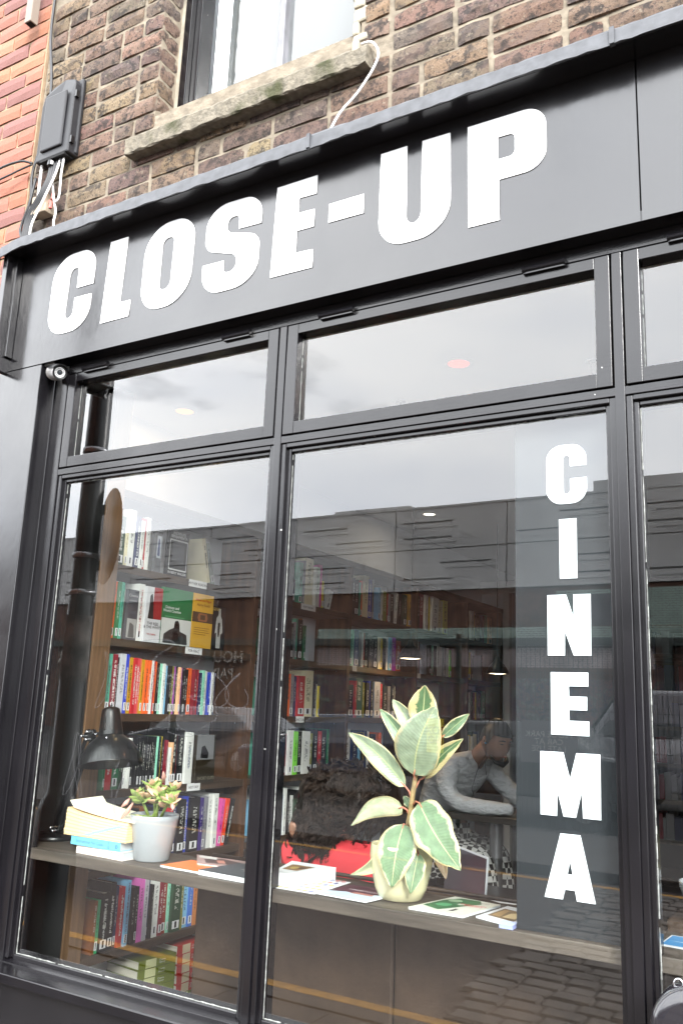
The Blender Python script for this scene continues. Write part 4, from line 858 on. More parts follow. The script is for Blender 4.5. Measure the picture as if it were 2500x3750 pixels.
# ---------------------------------------------------------------- lamps in the room
def area(x, y, z, e, c, size=.08, rot=(0, 0, 0), nm='ceiling_spot_light'):
    l = bpy.data.lights.new(nm, 'AREA'); l.energy = e; l.color = c; l.size = size; l.shape = 'DISK'; o = bpy.data.objects.new(nm, l); col.objects.link(o); o.location = (x, y, z); o.rotation_euler = rot; return o
for (x, y, mt, cc_, lab) in ((-2.452, .717, 'lightmat', (1, .7, .35), 'amber glowing recessed ceiling light above the first window'), (-1.176, .722, 'lightred', (1, .45, .25), 'red glowing recessed ceiling light above the middle window'), (-2.33, 2.95, 'lightwhite', (1, .85, .65), 'small white recessed ceiling light further back in the room')):
    t = thing('downlight', lab, 'ceiling light', (x, y, 2.76), 'recessed ceiling lights')
    m = MB(); m.lathe([(.052, 0), (.052, -.006), (.040, -.006), (.036, .004)], (x, y, 2.7695), 24); m.build('trim_ring', K['ceil'], t, smooth=True)
    MB().lathe([(.037, -.004), (.02, -.007), (0, -.008)], (x, y, 2.7695), 24).build('bulb', K[mt], t, smooth=True)
    area(x, y, 2.755, .5, cc_)
for (x, y, z, lab) in ((-2.33, 2.72, 1.835, 'pendant lamp with glowing rim hanging by the third bay'), (-2.04, 3.4, 1.785, 'farther pendant lamp with glowing rim near the pale post')):
    t = thing('pendant_lamp', lab, 'lamp', (x, y, z), 'pendant lamps inside the shop')
    m = MB(); m.lathe([(.075, 0), (.07, .02), (.045, .06), (.02, .085), (.012, .11), (0, .112)], (x, y, z), 24); m.build('shade', K['lampblk'], t, smooth=True)
    MB().lathe([(.07, .004), (.03, .0), (0, -.002)], (x, y, z), 24).build('glowing_opening', K['pendglow'], t, smooth=True)
    m = MB(); m.tube([(x, y, z + .11), (x, y, 2.769)], .003, 6); m.build('cord', K['cable'], t)
    area(x, y, z - .01, .8, (1, .62, .3), .1)
for x, y in ((-1.55, 1.0), (-.75, .9)):
    t = thing('ceiling_hook', 'small clear hook hanging from the ceiling %s the red light' % ('left of' if x < -1.2 else 'right of'), 'hook', (x, y, 2.74))
    m = MB(); m.lathe([(.02, 0), (.02, -.004), (0, -.004)], (x, y, 2.7695), 12); m.tube([(x, y, 2.766), (x, y, 2.725), (x + .012, y, 2.71), (x, y, 2.70), (x - .010, y, 2.71)], .003, 6); m.build('hook', K['chrome'], t, smooth=True)
# ================================================================= LEDGE AND WHAT STANDS ON IT
LZ = 1.053
lg = thing('display_ledge', 'dark stained wooden display ledge running behind the window glass', 'ledge', (-1.0, .23, 1.0))
for k, (a, b) in enumerate(((-2.585, -1.465), (-1.463, -.46), (-.458, .74))): bx('board', a, b, .098, .345, 1.020, LZ, K['ledge'], lg, bevel=.002)
# hanging / standing CINEMA panel
cs = thing('cinema_sign', 'vertical grey panel with white letters spelling CINEMA downwards', 'sign', (-.625, .128, LZ))
bx('panel', -.754, -.497, .122, .136, LZ + .0005, 2.330, K['signpanel'], cs, bevel=.001)
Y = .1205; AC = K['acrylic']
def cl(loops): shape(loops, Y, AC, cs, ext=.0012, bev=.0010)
cl([[(-.567, 2.222, .038), (-.668, 2.222, .038), (-.668, 2.069, .038), (-.567, 2.069, .038), (-.567, 2.132), (-.607, 2.132), (-.607, 2.093, .010), (-.626, 2.093, .010), (-.626, 2.196, .010), (-.607, 2.196, .010), (-.607, 2.166), (-.567, 2.166)]])
cl([[(-.637, 2.028), (-.595, 2.028), (-.595, 1.879), (-.637, 1.879)]])
cl([[(-.669, 1.837), (-.624, 1.837), (-.604, 1.775), (-.604, 1.837), (-.564, 1.837), (-.565, 1.690), (-.606, 1.690), (-.628, 1.753), (-.629, 1.690), (-.670, 1.690)]])
cl([[(-.663, 1.648), (-.574, 1.648), (-.574, 1.617), (-.621, 1.617), (-.621, 1.591), (-.578, 1.591), (-.578, 1.561), (-.621, 1.561), (-.621, 1.534), (-.574, 1.534), (-.574, 1.502), (-.664, 1.502)]])
cl([[(-.691, 1.460), (-.637, 1.460), (-.621, 1.397), (-.604, 1.460), (-.550, 1.460), (-.551, 1.316), (-.591, 1.316), (-.593, 1.380), (-.609, 1.316), (-.637, 1.316), (-.652, 1.378), (-.654, 1.316), (-.692, 1.316)]])
cl([[(-.645, 1.276), (-.600, 1.276), (-.568, 1.134), (-.609, 1.134), (-.613, 1.156), (-.637, 1.156), (-.643, 1.134), (-.684, 1.134)], [(-.624, 1.223), (-.617, 1.188), (-.632, 1.188)]])
# ---------------------------------------------------------------- desk lamp
dl = thing('desk_lamp', 'black enamel anglepoise desk lamp with bell shade at the left window edge', 'desk lamp', (-2.50, .28, LZ))
MB().lathe([(0, 0), (.078, 0), (.080, .004), (.079, .012), (.072, .018), (.02, .020), (.018, .03), (0, .031)], (-2.50, .28, LZ), 40).build('base', K['blackpl'], dl, smooth=True)
m = MB()
P0 = Vector((-2.495, .28, 1.085)); P1 = Vector((-2.375, .28, 1.405))
dx = Vector((.020, 0, -.008))
m2 = MB()
m2.tube([(-2.50, .28, LZ + .02), (-2.50, .28, 1.09)], .009, 10); m2.build('pivot', K['blackpl'], dl, smooth=True)
for off, yo in ((Vector((-.012, 0, .006)), .274), (Vector((.014, 0, -.008)), .286)):
    a = P0 + off; b = P1 + off; dirn = (b - a).normalized(); side = Vector((dirn.z, 0, -dirn.x)) * .0052
    q = MB()
    for sgn in (-1, 1):
        c0 = a + side * 1; q.add([a + side + Vector((0, sgn * .005, 0)), a - side + Vector((0, sgn * .005, 0)), b - side + Vector((0, sgn * .005, 0)), b + side + Vector((0, sgn * .005, 0)),
           a + side + Vector((0, sgn * .0038, 0)), a - side + Vector((0, sgn * .0038, 0)), b - side + Vector((0, sgn * .0038, 0)), b + side + Vector((0, sgn * .0038, 0))],
           [(0, 1, 2, 3), (7, 6, 5, 4), (0, 4, 5, 1), (1, 5, 6, 2), (2, 6, 7, 3), (3, 7, 4, 0)])
    q.build('arm', K['lampblk'], dl)
for yy in (.270, .290):
    shape([[(-2.398, 1.405, .008), (-2.385, 1.428, .01), (-2.362, 1.435, .01), (-2.352, 1.42, .008), (-2.355, 1.395, .01), (-2.372, 1.388, .01)]], yy, K['lampblk'], dl, name='joint_plate', ext=.0012)
m = MB()
for (x, z) in ((-2.391, 1.408), (-2.366, 1.424), (-2.368, 1.397), (-2.497, 1.092), (-2.485, 1.082)):
    m.lathe([(0, .010), (.0045, .009), (.0055, .004), (.0055, -.032), (0, -.033)], (x, .262, z), 10, T=Matrix.Rotation(pi / 2, 4, 'X'))
m.build('bolt', K['chrome'], dl, smooth=True)
m = MB(); m.tube([(-2.362, .28, 1.418), (-2.33, .28, 1.42)], .006, 8); m.build('shade_stem', K['chrome'], dl)
T = Matrix.Rotation(radians(-12), 4, 'Y') @ Matrix.Rotation(radians(-5), 4, 'X')
shp = [(.0, .195), (.022, .195), (.030, .189), (.032, .175), (.042, .100), (.044, .096), (.050, .092), (.075, .072), (.098, .036), (.108, .002), (.1085, 0)]
inn = [(r * .98, z) for r, z in shp[::-1]]
SC = Vector((-2.266, .285, 1.318))
MB().lathe(shp, SC, 48, 0, T).build('shade', K['lampblk'], dl, smooth=True).modifiers.new('s', 'SOLIDIFY').thickness = .0012
m = MB()
for a in (-1.95, -1.62, -1.29, 1.3):
    for (r0, zz0, r1, zz1) in ((.0345, .165, .041, .118),):
        p = [T @ Vector((r * cos(a), r * sin(a), z)) + SC for r, z in ((.0338, .160), (.0415, .112))]
        m.tube(p, .0022, 6)
m.build('vent_slot', K['gap'], dl)
m = MB(); p = T @ Vector((.0, .0, .195)) + SC; m.tube([p, p + Vector((0, 0, .012))], .005, 8); p = T @ Vector((.035, -.052, .079)) + SC; m.tube([p, p + Vector((.004, -.008, .004))], .0025, 6)
m.build('switch', K['chrome'], dl)
# ---------------------------------------------------------------- stacked guides
def lyingbook(lab, cx, cy, z, w_, d_, t, rz, cc, pg, title=None, tcol='556', name='book', group='books lying on the ledge', curl=0, sub=None, step=False):
    """spine faces -y when rz = 0"""
    th = thing(name, lab, 'book', (cx, cy, z), group, (0, 0, 0))
    T = Matrix.Translation((cx, cy, z)); ct = .0012
    m = MB(); a, b = -w_ / 2, w_ / 2
    m.box(a, b, 0, d_, 0, ct, 0, T); m.box(a, b, 0, d_, t - ct, t, 0, T)
    if title is not None: m.box(a, b, 0, ct, ct, t - ct, 0, T)
    m.build('cover', plain(cc, .4), th)
    m = MB(); n = 1
    m.box(a + .003, b - .003, .0022 if title is not None else .002, d_ - .003, ct, t - ct, 0, T); m.build('page_block', pg, th)
    if title:
        text(title, t * .62, plain((.10, .22, .30) if tcol == 'b' else (.35, .30, .30), .5), th, FACE, T @ Vector((-.025, -.0006, t * .5)), name='spine_title', ext=.0001, width=(w_ * .72) / (len(title) * t * .62 * .52))
        if sub: text(sub, t * .42, plain((.12, .12, .12), .5), th, FACE @ Matrix.Rotation(pi / 2, 3, 'Z'), T @ Vector((w_ * .27, -.0006, t * .5)), name='spine_title', ext=.0001)
        fl = MB()
        for i in range(8):
            an = i * pi / 4; fl.tube([T @ Vector((w_ * .43 + cos(an) * .003, -.0008, t * .5 + sin(an) * .003)), T @ Vector((w_ * .43 + cos(an) * t * .26, -.0008, t * .5 + sin(an) * t * .26))], .0011, 5)
        fl.build('flower_mark', plain((.10, .22, .30) if tcol == 'b' else (.3, .3, .35), .5), th)
    th.rotation_euler = (0, 0, rz); return th
lyingbook('pale pink film guide lying at the bottom of the ledge stack', -2.125, .128, LZ + .0005, .215, .145, .025, radians(-3), (.80, .70, .64), plain((.55, .58, .60), .7), 'International Film Guide', 'w', sub='2009')
lyingbook('light blue film guide in the middle of the ledge stack', -2.142, .124, LZ + .026, .22, .148, .026, radians(-1), (.16, .50, .70), plain((.5, .52, .54), .7), 'International Film Guide', 'b', sub='2010')
cb_ = thing('book', 'fat cream paperback with curled cover on top of the ledge stack', 'book', (-2.155, .20, LZ + .053), 'books lying on the ledge')
m = MB(); x0, x1, z0 = -2.285, -2.012, LZ + .053; NL = 22
pg = [plain((.86, .66, .38), .8), plain((.74, .52, .27), .8), plain((.30, .55, .56), .8)]
Rp = random.Random(6)
for i in range(NL):
    t = .068 / NL; za = z0 + i * t; e = Rp.uniform(-.0012, .0012); sk = (i / NL) * .006
    vs = []
    for k in range(9):
        u = k / 8; x = x0 + (x1 - x0) * u + e; lift = (.016 * (1 - u) ** 3) * (i / NL) - .010 * u * (i / NL)
        for y in (.122 + sk + e, .262): vs += [(x, y, za + lift), (x, y, za + t * .93 + lift)]
    fs = []
    for k in range(8):
        a = k * 4; b = a + 4; fs += [(a, b, b + 1, a + 1), (a + 2, a + 3, b + 3, b + 2), (a + 1, b + 1, b + 3, a + 3), (a, a + 2, b + 2, b)]
    fs += [(0, 1, 3, 2), (32, 34, 35, 33)]; m.add(vs, fs, 0 if i % 3 else 1)
    if 2 <= i <= 17:
        ux = .38 + (i - 2) / 15 * .52; xx = x0 + (x1 - x0) * ux; u = ux; lift = (.016 * (1 - u) ** 3) * (i / NL) - .010 * u * (i / NL)
        m.box(xx - .014, xx + .016, .1205 + sk, .124 + sk, za + lift + .0002, za + t * .9 + lift, 2)
m.build('page_block', pg, cb_)
m = MB()
for k in range(15):
    u = k / 14; x = -2.275 + .285 * u; z = z0 + .070 + .020 * (1 - u) ** 2.2 + (.016 if k == 0 else 0) - .008 * u
    m.v += [Vector((x, .128, z)), Vector((x, .27, z + .004))]
for k in range(14): m.f.append([2 * k, 2 * k + 2, 2 * k + 3, 2 * k + 1]); m.m.append(0)
o = m.build('curled_cover', plain((.78, .72, .58), .6), cb_); o.modifiers.new('s', 'SOLIDIFY').thickness = .002
# ---------------------------------------------------------------- pots
def pot(nm, lab, c, prof, mt, soil_r, soil_z):
    t = thing(nm, lab, 'plant pot', c)
    MB().lathe(prof, c, 56).build('pot', mt, t, smooth=True)
    m = MB(); m.lathe([(soil_r, soil_z), (soil_r * .6, soil_z + .004), (0, soil_z + .006)], c, 28); m.build('soil', K['soil'], t); return t
JX, JY = -1.975, .205
pj = pot('plant_pot', 'small tapered white glazed pot holding a jade succulent', (JX, JY, LZ), [(0, 0), (.052, 0), (.056, .004), (.075, .122), (.0765, .136), (.0745, .137), (.072, .130), (.070, .110)], K['pot_w'], .0705, .118)
RX, RY = -1.115, .232
pr_ = pot('plant_pot', 'large rounded cream glazed pot holding the rubber plant', (RX, RY, LZ), [(0, 0), (.050, 0), (.058, .003), (.070, .030), (.081, .075), (.085, .110), (.083, .134), (.081, .138), (.078, .136), (.077, .12)], K['pot_c'], .0775, .118)
# --- jade plant
K['jade'] = mat('jade_leaf', (.30, .40, .11), .42, noise=(25, .25), sss=.05); K['jadeflush'] = mat('flushed_jade_leaf', (.62, .40, .26), .42, noise=(30, .25), sss=.05); K['jadestem'] = mat('jade_stem', (.22, .30, .07), .55, noise=(40, .3))
jp = thing('jade_plant', 'small jade succulent with rounded green and pink edged leaves', 'plant', (JX, JY, LZ + .118))
jm = bpy.data.meshes.new('jade_leaf'); vs = []; fs = []; NA, NB = 8, 5
for i in range(NA + 1):
    u = i / NA; hw = .5 * sin(pi * min(1, u ** .75)) ** .7 * (.9) if 0 < u < 1 else .04
    for j in range(NB + 1):
        a = pi * j / NB; vs.append((hw * cos(a), u, .10 * sin(a) * (sin(pi * u) + .15) + .10 * u * u))
for i in range(NA):
    for j in range(NB): a = i * (NB + 1) + j; fs.append((a, a + 1, a + NB + 2, a + NB + 1))
n0 = len(vs); vs += [(v[0], v[1], v[2] - 2 * (v[2] - .10 * v[1] ** 2) * .9 - .004) for v in vs]
fs += [tuple(n0 + q for q in f[::-1]) for f in fs]
jm.from_pydata(vs, [], fs); [setattr(p, 'use_smooth', True) for p in jm.polygons]; jm.update()
jm2 = jm.copy(); jm.materials.append(K['jade']); jm2.materials.append(K['jadeflush'])
Rj = random.Random(17)
def jleaf(p, dirv, size):
    o = bpy.data.objects.new('leaf', jm if Rj.random() < .68 else jm2); col.objects.link(o); o.parent = jp
    q = dirv.to_track_quat('Y', 'Z').to_euler(); o.rotation_euler = q; o.scale = (size * .75, size, size); o.location = Vector(p) - jp.location
    o.rotation_euler.rotate_axis('Y', Rj.uniform(-.8, .8))
stems = [((-.02, 0), (-.055, -.03, .075)), ((-.005, .01), (-.010, -.01, .105)), ((.012, -.01), (.030, -.015, .085)), ((.02, .0), (.085, -.025, .068)), ((0, -.02), (.055, .02, .098)), ((-.01, .02), (-.03, .03, .10))]
for (bx_, by_), tp in stems:
    B0 = Vector((JX + bx_, JY + by_, LZ + .118)); B1 = Vector((JX + tp[0], JY + tp[1], LZ + .118 + tp[2])); mid = (B0 + B1) / 2 + Vector((0, 0, .01))
    MB().tube([B0, mid, B1], [.0052, .0045, .0035], 8).build('stem', K['jadestem'], jp, smooth=True)
    for lv in range(5):
        base = mid.lerp(B1, .15 + lv * .22) if lv < 4 else B1; nl = 3 if lv < 4 else 4
        for k in range(nl):
            a = lv * 1.3 + k * 2 * pi / nl + Rj.uniform(-.4, .4); up = .2 + .35 * lv / 4 + Rj.uniform(-.2, .3)
            if lv == 4: up = .9
            jleaf(base, Vector((cos(a), sin(a), up)).normalized(), Rj.uniform(.030, .046) * (1 if lv < 4 else .75))
for a in range(7): jleaf(Vector((JX + Rj.uniform(-.05, .06), JY - .03, LZ + .125)), Vector((Rj.uniform(-1, 1), -.6, .25)), .028)
m = MB()
for (p, q) in (((-.06, -.04, .05), (-.088, -.06, .0)), ((.04, -.02, .12), (.065, -.05, .155)), ((-.085, -.03, .06), (-.1, -.05, .035)), ((.09, -.03, .06), (.115, -.05, .045))):
    P_ = Vector((JX, JY, LZ + .118)) + Vector(p); Q_ = Vector((JX, JY, LZ + .118)) + Vector(q); m.tube([P_, (P_ + Q_) / 2 + Vector((.004, 0, 0)), Q_], [.003, .008, .0015], 6)
o = m.build('dry_leaf', plain((.62, .32, .26), .6), jp, smooth=True); o['kind'] = 'stuff'
# --- rubber plant leaves
def leafmat(nm, main, edge, k0, k1, seed, under=False):
    m = mat(nm, main, .33, spec=.5); t = m.node_tree; b = t.nodes['Principled BSDF']; l = t.links.new
    uv = t.nodes.new('ShaderNodeUVMap'); sp = t.nodes.new('ShaderNodeSeparateXYZ'); l(uv.outputs[0], sp.inputs[0])
    def mth(op, a, c=None, clamp=False):
        n = t.nodes.new('ShaderNodeMath'); n.operation = op; n.use_clamp = clamp
        for i, x in enumerate((a, c)):
            if x is None: continue
            if isinstance(x, (int, float)): n.inputs[i].default_value = x
            else: l(x, n.inputs[i])
        return n.outputs[0]
    cen = mth('ABSOLUTE', mth('MULTIPLY', mth('SUBTRACT', sp.outputs[0], .5), 2))
    oi = t.nodes.new('ShaderNodeObjectInfo')
    mp = t.nodes.new('ShaderNodeMapping'); mp.inputs['Scale'].default_value = (1.7, 2.6, 1); l(uv.outputs[0], mp.inputs[0])
    cx = t.nodes.new('ShaderNodeCombineXYZ'); l(mth('MULTIPLY', oi.outputs['Random'], 30), cx.inputs[0]); l(cx.outputs[0], mp.inputs['Location'])
    n = t.nodes.new('ShaderNodeTexNoise'); n.inputs['Scale'].default_value = 1.6; n.inputs['Detail'].default_value = 5; n.inputs['Roughness'].default_value = .65; l(mp.outputs[0], n.inputs['Vector'])
    v = mth('ADD', cen, mth('MULTIPLY', mth('SUBTRACT', n.outputs['Fac'], .5), 1.1))
    mr = t.nodes.new('ShaderNodeMapRange'); mr.inputs['From Min'].default_value = k0; mr.inputs['From Max'].default_value = k1; l(v, mr.inputs[0])
    n2 = t.nodes.new('ShaderNodeTexNoise'); n2.inputs['Scale'].default_value = 3; n2.inputs['Detail'].default_value = 3; l(mp.outputs[0], n2.inputs['Vector'])
    g = t.nodes.new('ShaderNodeMixRGB'); g.inputs[1].default_value = lin(main); g.inputs[2].default_value = tuple(x * 1.45 for x in lin(main)[:3]) + (1,)
    mr2 = t.nodes.new('ShaderNodeMapRange'); mr2.inputs['From Min'].default_value = .35; mr2.inputs['From Max'].default_value = .72; l(n2.outputs['Fac'], mr2.inputs[0]); l(mr2.outputs[0], g.inputs[0])
    e = t.nodes.new('ShaderNodeMixRGB'); l(mr.outputs[0], e.inputs[0]); l(g.outputs[0], e.inputs[1]); e.inputs[2].default_value = lin(edge)
    # pale midrib
    mid = mth('LESS_THAN', cen, .035); r = t.nodes.new('ShaderNodeMixRGB'); l(mid, r.inputs[0]); l(e.outputs[0], r.inputs[1]); r.inputs[2].default_value = (.42, .44, .22, 1)
    # margin
    mg = mth('GREATER_THAN', cen, .93); r2 = t.nodes.new('ShaderNodeMixRGB'); l(mg, r2.inputs[0]); l(r.outputs[0], r2.inputs[1]); r2.inputs[2].default_value = (.60, .50, .26, 1)
    l(r2.outputs[0], b.inputs['Base Color'])
    # side veins
    w_ = t.nodes.new('ShaderNodeMath'); w_.operation = 'SINE'; l(mth('MULTIPLY', mth('SUBTRACT', sp.outputs[1], mth('MULTIPLY', cen, .12)), 150), w_.inputs[0])
    bp = t.nodes.new('ShaderNodeBump'); bp.inputs['Strength'].default_value = .25; bp.inputs['Distance'].default_value = .0006; l(w_.outputs[0], bp.inputs['Height']); l(bp.outputs[0], b.inputs['Normal'])
    b.inputs['Subsurface Weight'].default_value = .06; b.inputs['Subsurface Scale'].default_value = .01
    return m
LV = leafmat('variegated_leaf', (.11, .175, .09), (.47, .44, .28), .74, .84, 0)
LV2 = leafmat('pale_variegated_leaf', (.22, .265, .175), (.46, .41, .26), .86, .96, 1)
LV3 = leafmat('dark_variegated_leaf', (.07, .13, .055), (.55, .45, .23), .45, .55, 2)
LV4 = leafmat('grey_leaf_underside', (.27, .29, .18), (.38, .33, .21), .75, .95, 3)
LV5 = leafmat('brown_leaf', (.30, .20, .13), (.32, .20, .12), .9, .95, 4)
rp = thing('rubber_plant', 'variegated rubber plant with broad cream edged leaves behind the glass', 'plant', (RX, RY, LZ + .118))
stem = [(-1.112, .232, 1.165), (-1.100, .228, 1.22), (-1.088, .222, 1.26), (-1.078, .22, 1.33), (-1.072, .22, 1.37), (-1.066, .222, 1.44), (-1.062, .225, 1.50)]
m = MB(); m.tube(stem, [.0085, .0078, .0075, .0068, .006, .005, .003], 10); m.build('stem', mat('woody_stem', (.30, .21, .09), .6, noise=(60, .4), bump=(90, .6, .001)), rp, smooth=True)
def rleaf(b, t_, w_, mt, bow=.0, fold=.12, side=0.0, peti=None, wp=1.0, facing=(.25, -1, .0), droop=0, ragged=0):
    """leaf blade from base b to tip t_, width w_, bow = sag of the midrib along the facing vector"""
    w_ = w_ * 1.1; b = Vector(b); t_ = Vector(t_); ax = t_ - b; Ln = ax.length; a = ax.normalized(); fc = Vector(facing).normalized()
    wv = a.cross(fc).normalized(); nrm = wv.cross(a).normalized()
    if nrm.dot(fc) < 0: nrm = -nrm
    m = MB(); m.uv = []; NU, NV = 22, 8; Rl = random.Random(int(Ln * 1e5))
    ph = Rl.uniform(0, 6)
    for i in range(NU + 1):
        u = i / NU
        prof = (sin(pi * u ** (.82 * wp)) ** .62) if 0 < u < 1 else 0
        prof *= (1 - .25 * u * u)
        if u > .9: prof = prof * .75 + .02
        if i == NU: prof = 0.01
        c = b + a * Ln * u + nrm * bow * sin(pi * u) + wv * side * sin(pi * u) + Vector((0, 0, -droop * u * u))
        for j in range(NV + 1):
            s = (j / NV - .5) * 2; e = 1 + (ragged * sin(u * 19 + ph) if abs(s) > .7 else 0)
            wav = .0022 * sin(u * 13 + ph + (1.5 if s > 0 else 0)) * abs(s) ** 2
            m.v.append(c + wv * s * w_ / 2 * prof * e + nrm * (abs(s) ** 1.4 * fold * w_ / 2 * prof * 1.6 + wav)); m.uv.append((j / NV, u))
    for i in range(NU):
        for j in range(NV): q = i * (NV + 1) + j; m.f.append([q, q + 1, q + NV + 2, q + NV + 1]); m.m.append(0)
    o = m.build('leaf', mt, rp, smooth=True); sd_ = o.modifiers.new('s', 'SOLIDIFY'); sd_.thickness = .0009
    if peti is not None:
        p = Vector(peti); q = (p + b) / 2 + Vector((0, 0, .008)); MB().tube([p, q, b, b + a * Ln * .08 + nrm * bow * .2], [.0032, .0028, .0024, .0016], 7).build('petiole', K['petiole'], rp, smooth=True)
    return o
K['petiole'] = mat('pink_petiole', (.45, .16, .10), .5)
rleaf((-1.062, .232, 1.505), (-1.046, .215, 1.612), .078, LV3, bow=-.004, fold=.15, wp=1.0)
rleaf((-1.070, .205, 1.375), (-.989, .165, 1.558), .122, LV2, bow=.012, fold=.05, side=-.012, peti=(-1.073, .222, 1.345), wp=.95, facing=(.3, -1, .1))
rleaf((-1.090, .225, 1.425), (-1.183, .21, 1.545), .040, LV, bow=.006, fold=.35, side=.008, peti=(-1.07, .222, 1.38))
rleaf((-1.082, .235, 1.475), (-1.152, .228, 1.572), .042, LV2, bow=.005, fold=.3, side=.005, peti=(-1.066, .223, 1.43))
rleaf((-1.100, .215, 1.342), (-1.262, .18, 1.476), .056, LV2, bow=.010, fold=.25, side=.014, peti=(-1.078, .221, 1.30))
rleaf((-1.000, .235, 1.478), (-.928, .245, 1.541), .032, LV, bow=.003, fold=.25, peti=(-1.062, .225, 1.45))
rleaf((-1.060, .245, 1.365), (-.945, .245, 1.475), .044, LV3, bow=.004, fold=.2, side=-.008, peti=(-1.072, .222, 1.34))
rleaf((-1.104, .21, 1.288), (-1.236, .165, 1.232), .058, LV4, bow=.004, fold=-.22, side=.028, peti=(-1.085, .222, 1.26), facing=(.1, -1, .5), wp=.8)
rleaf((-1.098, .25, 1.285), (-1.125, .26, 1.312), .022, LV, bow=.002)
rleaf((-1.050, .20, 1.304), (-.912, .158, 1.158), .102, LV, bow=.010, fold=.07, side=.006, peti=(-1.080, .222, 1.292), wp=.92, facing=(.25, -1, .2), ragged=.05)
rleaf((-1.092, .195, 1.247), (-1.090, .130, 1.098), .104, LV, bow=.014, fold=.06, side=.0, peti=(-1.095, .225, 1.225), wp=1.02, facing=(.1, -1, .25))
rleaf((-1.138, .20, 1.218), (-1.228, .155, 1.108), .036, LV4, bow=.002, fold=.35, side=-.030, peti=(-1.100, .228, 1.215), wp=.9)
rleaf((-1.040, .18, 1.182), (-1.046, .150, 1.086), .052, LV, bow=.004, fold=.12, peti=(-1.098, .225, 1.215), facing=(.3, -1, 0), ragged=.06)
rleaf((-1.030, .27, 1.205), (-.998, .265, 1.112), .032, LV5, bow=.002, fold=.2)
# ---------------------------------------------------------------- papers on the ledge
def sheet(nm, cat, lab, corners, t, cc, z0=LZ, pages=None, prints=(), group='printed matter lying on the ledge'):
    """corners in order near-left, near-right, far-right, far-left; top face prints in 0..1 coordinates"""
    cs_ = [Vector((x, y, 0)) for x, y in corners]; ctr = sum(cs_, Vector()) / 4
    th = thing(nm, lab, cat, (ctr.x, ctr.y, z0), group)
    def at(u, v, z): p = cs_[0] * (1 - u) * (1 - v) + cs_[1] * u * (1 - v) + cs_[2] * u * v + cs_[3] * (1 - u) * v; return Vector((p.x, p.y, z))
    def plate(u0, u1, v0, v1, za, zb, nm2, mm, parent=th):
        m = MB(); c4 = [(u0, v0), (u1, v0), (u1, v1), (u0, v1)]
        m.add([at(u, v, za) for u, v in c4] + [at(u, v, zb) for u, v in c4], [(3, 2, 1, 0), (4, 5, 6, 7), (0, 1, 5, 4), (1, 2, 6, 5), (2, 3, 7, 6), (3, 0, 4, 7)]); return m.build(nm2, mm, parent)
    plate(.004, .996, .004, .996, z0 + .0004, z0 + t - .0005, 'pages', pages or plain((.82, .84, .86), .7)); plate(0, 1, 0, 1, z0 + t - .0005, z0 + t, 'cover', plain(cc, .3))
    k = 0
    for p in prints:
        k += 1; zz = z0 + t + .00008 * k
        if p[0] == 'r': plate(p[1], p[2], p[3], p[4], zz, zz + .00015, 'cover_print', plain(p[5], .3))
        elif p[0] == 'd':
            m = MB(); u, v, ru, rv = p[1:5]; vs = [at(u + ru * cos(a * pi / 8), v + rv * sin(a * pi / 8), zz + .0001) for a in range(16)]; m.add(vs, [tuple(range(16))]); m.build('printed_dot', plain(p[5], .3), th)
        elif p[0] == 'p':
            m = MB(); m.add([at(u, v, zz + .0001) for u, v in p[1]], [tuple(range(len(p[1])))]); m.build('cover_picture', plain(p[2], .3), th)
        else:
            ux = (cs_[1] - cs_[0]).normalized(); vy = Vector((-ux.y, ux.x, 0)); Mx = Matrix(((ux.x, vy.x, 0), (ux.y, vy.y, 0), (0, 0, 1)))
            text(p[1], p[4], plain(p[5], .4), th, Mx, at(p[2], p[3], zz + .0002), name='print', ext=.00005)
    return th
sheet('magazine', 'magazine', 'orange covered magazine beside the white pot', [(-1.875, .134), (-1.695, .128), (-1.700, .275), (-1.862, .262)], .006, (.86, .22, .06))
sheet('magazine', 'magazine', 'thin pamphlet with pink photo cover lying over the orange magazine', [(-1.80, .215), (-1.64, .235), (-1.70, .345), (-1.90, .335)], .003, (.50, .34, .32), z0=LZ + .0062, prints=[('p', [(.2, .2), (.7, .3), (.9, .7), (.5, .9), (.15, .6)], (.12, .08, .08)), ('r', .05, .4, .7, .95, (.75, .72, .7)), ('p', [(.45, .3), (.6, .35), (.55, .7), (.4, .6)], (.62, .28, .22))])
sheet('book', 'book', 'dark grey covered book with white page edges left of the first mullion', [(-1.715, .118), (-1.525, .108), (-1.515, .30), (-1.69, .285)], .014, (.10, .11, .125), z0=LZ + .0005, prints=[('t', 'PROGRAMME\nCINEMA', .70, .45, .016, (.6, .55, .52))])
sheet('book', 'book', 'thick white catalogue with painting cover against the first mullion', [(-1.475, .150), (-1.425, .152), (-1.375, .33), (-1.53, .33)], .034, (.78, .80, .82), prints=[('r', .15, .75, .3, .75, (.24, .14, .06)), ('d', .4, .5, .12, .1, (.5, .36, .12)), ('d', .6, .55, .1, .08, (.10, .06, .05))])
R3 = random.Random(12); dots = [(.80, .62, .10), (.62, .16, .10), (.20, .20, .45)]
pr3 = [('d', (i % 6 + .5 + .3 * (i // 6 % 2)) / 6.6, (i // 6 + .5) / 6, .055, .05, dots[R3.randrange(3) if R3.random() < .6 else 0]) for i in range(36) if R3.random() < .85] + [('t', 'PROGRAMME', .75, .90, .010, (.4, .4, .5))]
sheet('brochure', 'brochure', 'white brochure printed with yellow, purple and orange dots', [(-1.443, .112), (-1.312, .117), (-1.318, .318), (-1.44, .315)][0:4], .002, (.82, .84, .86), prints=pr3, z0=LZ + .0005)
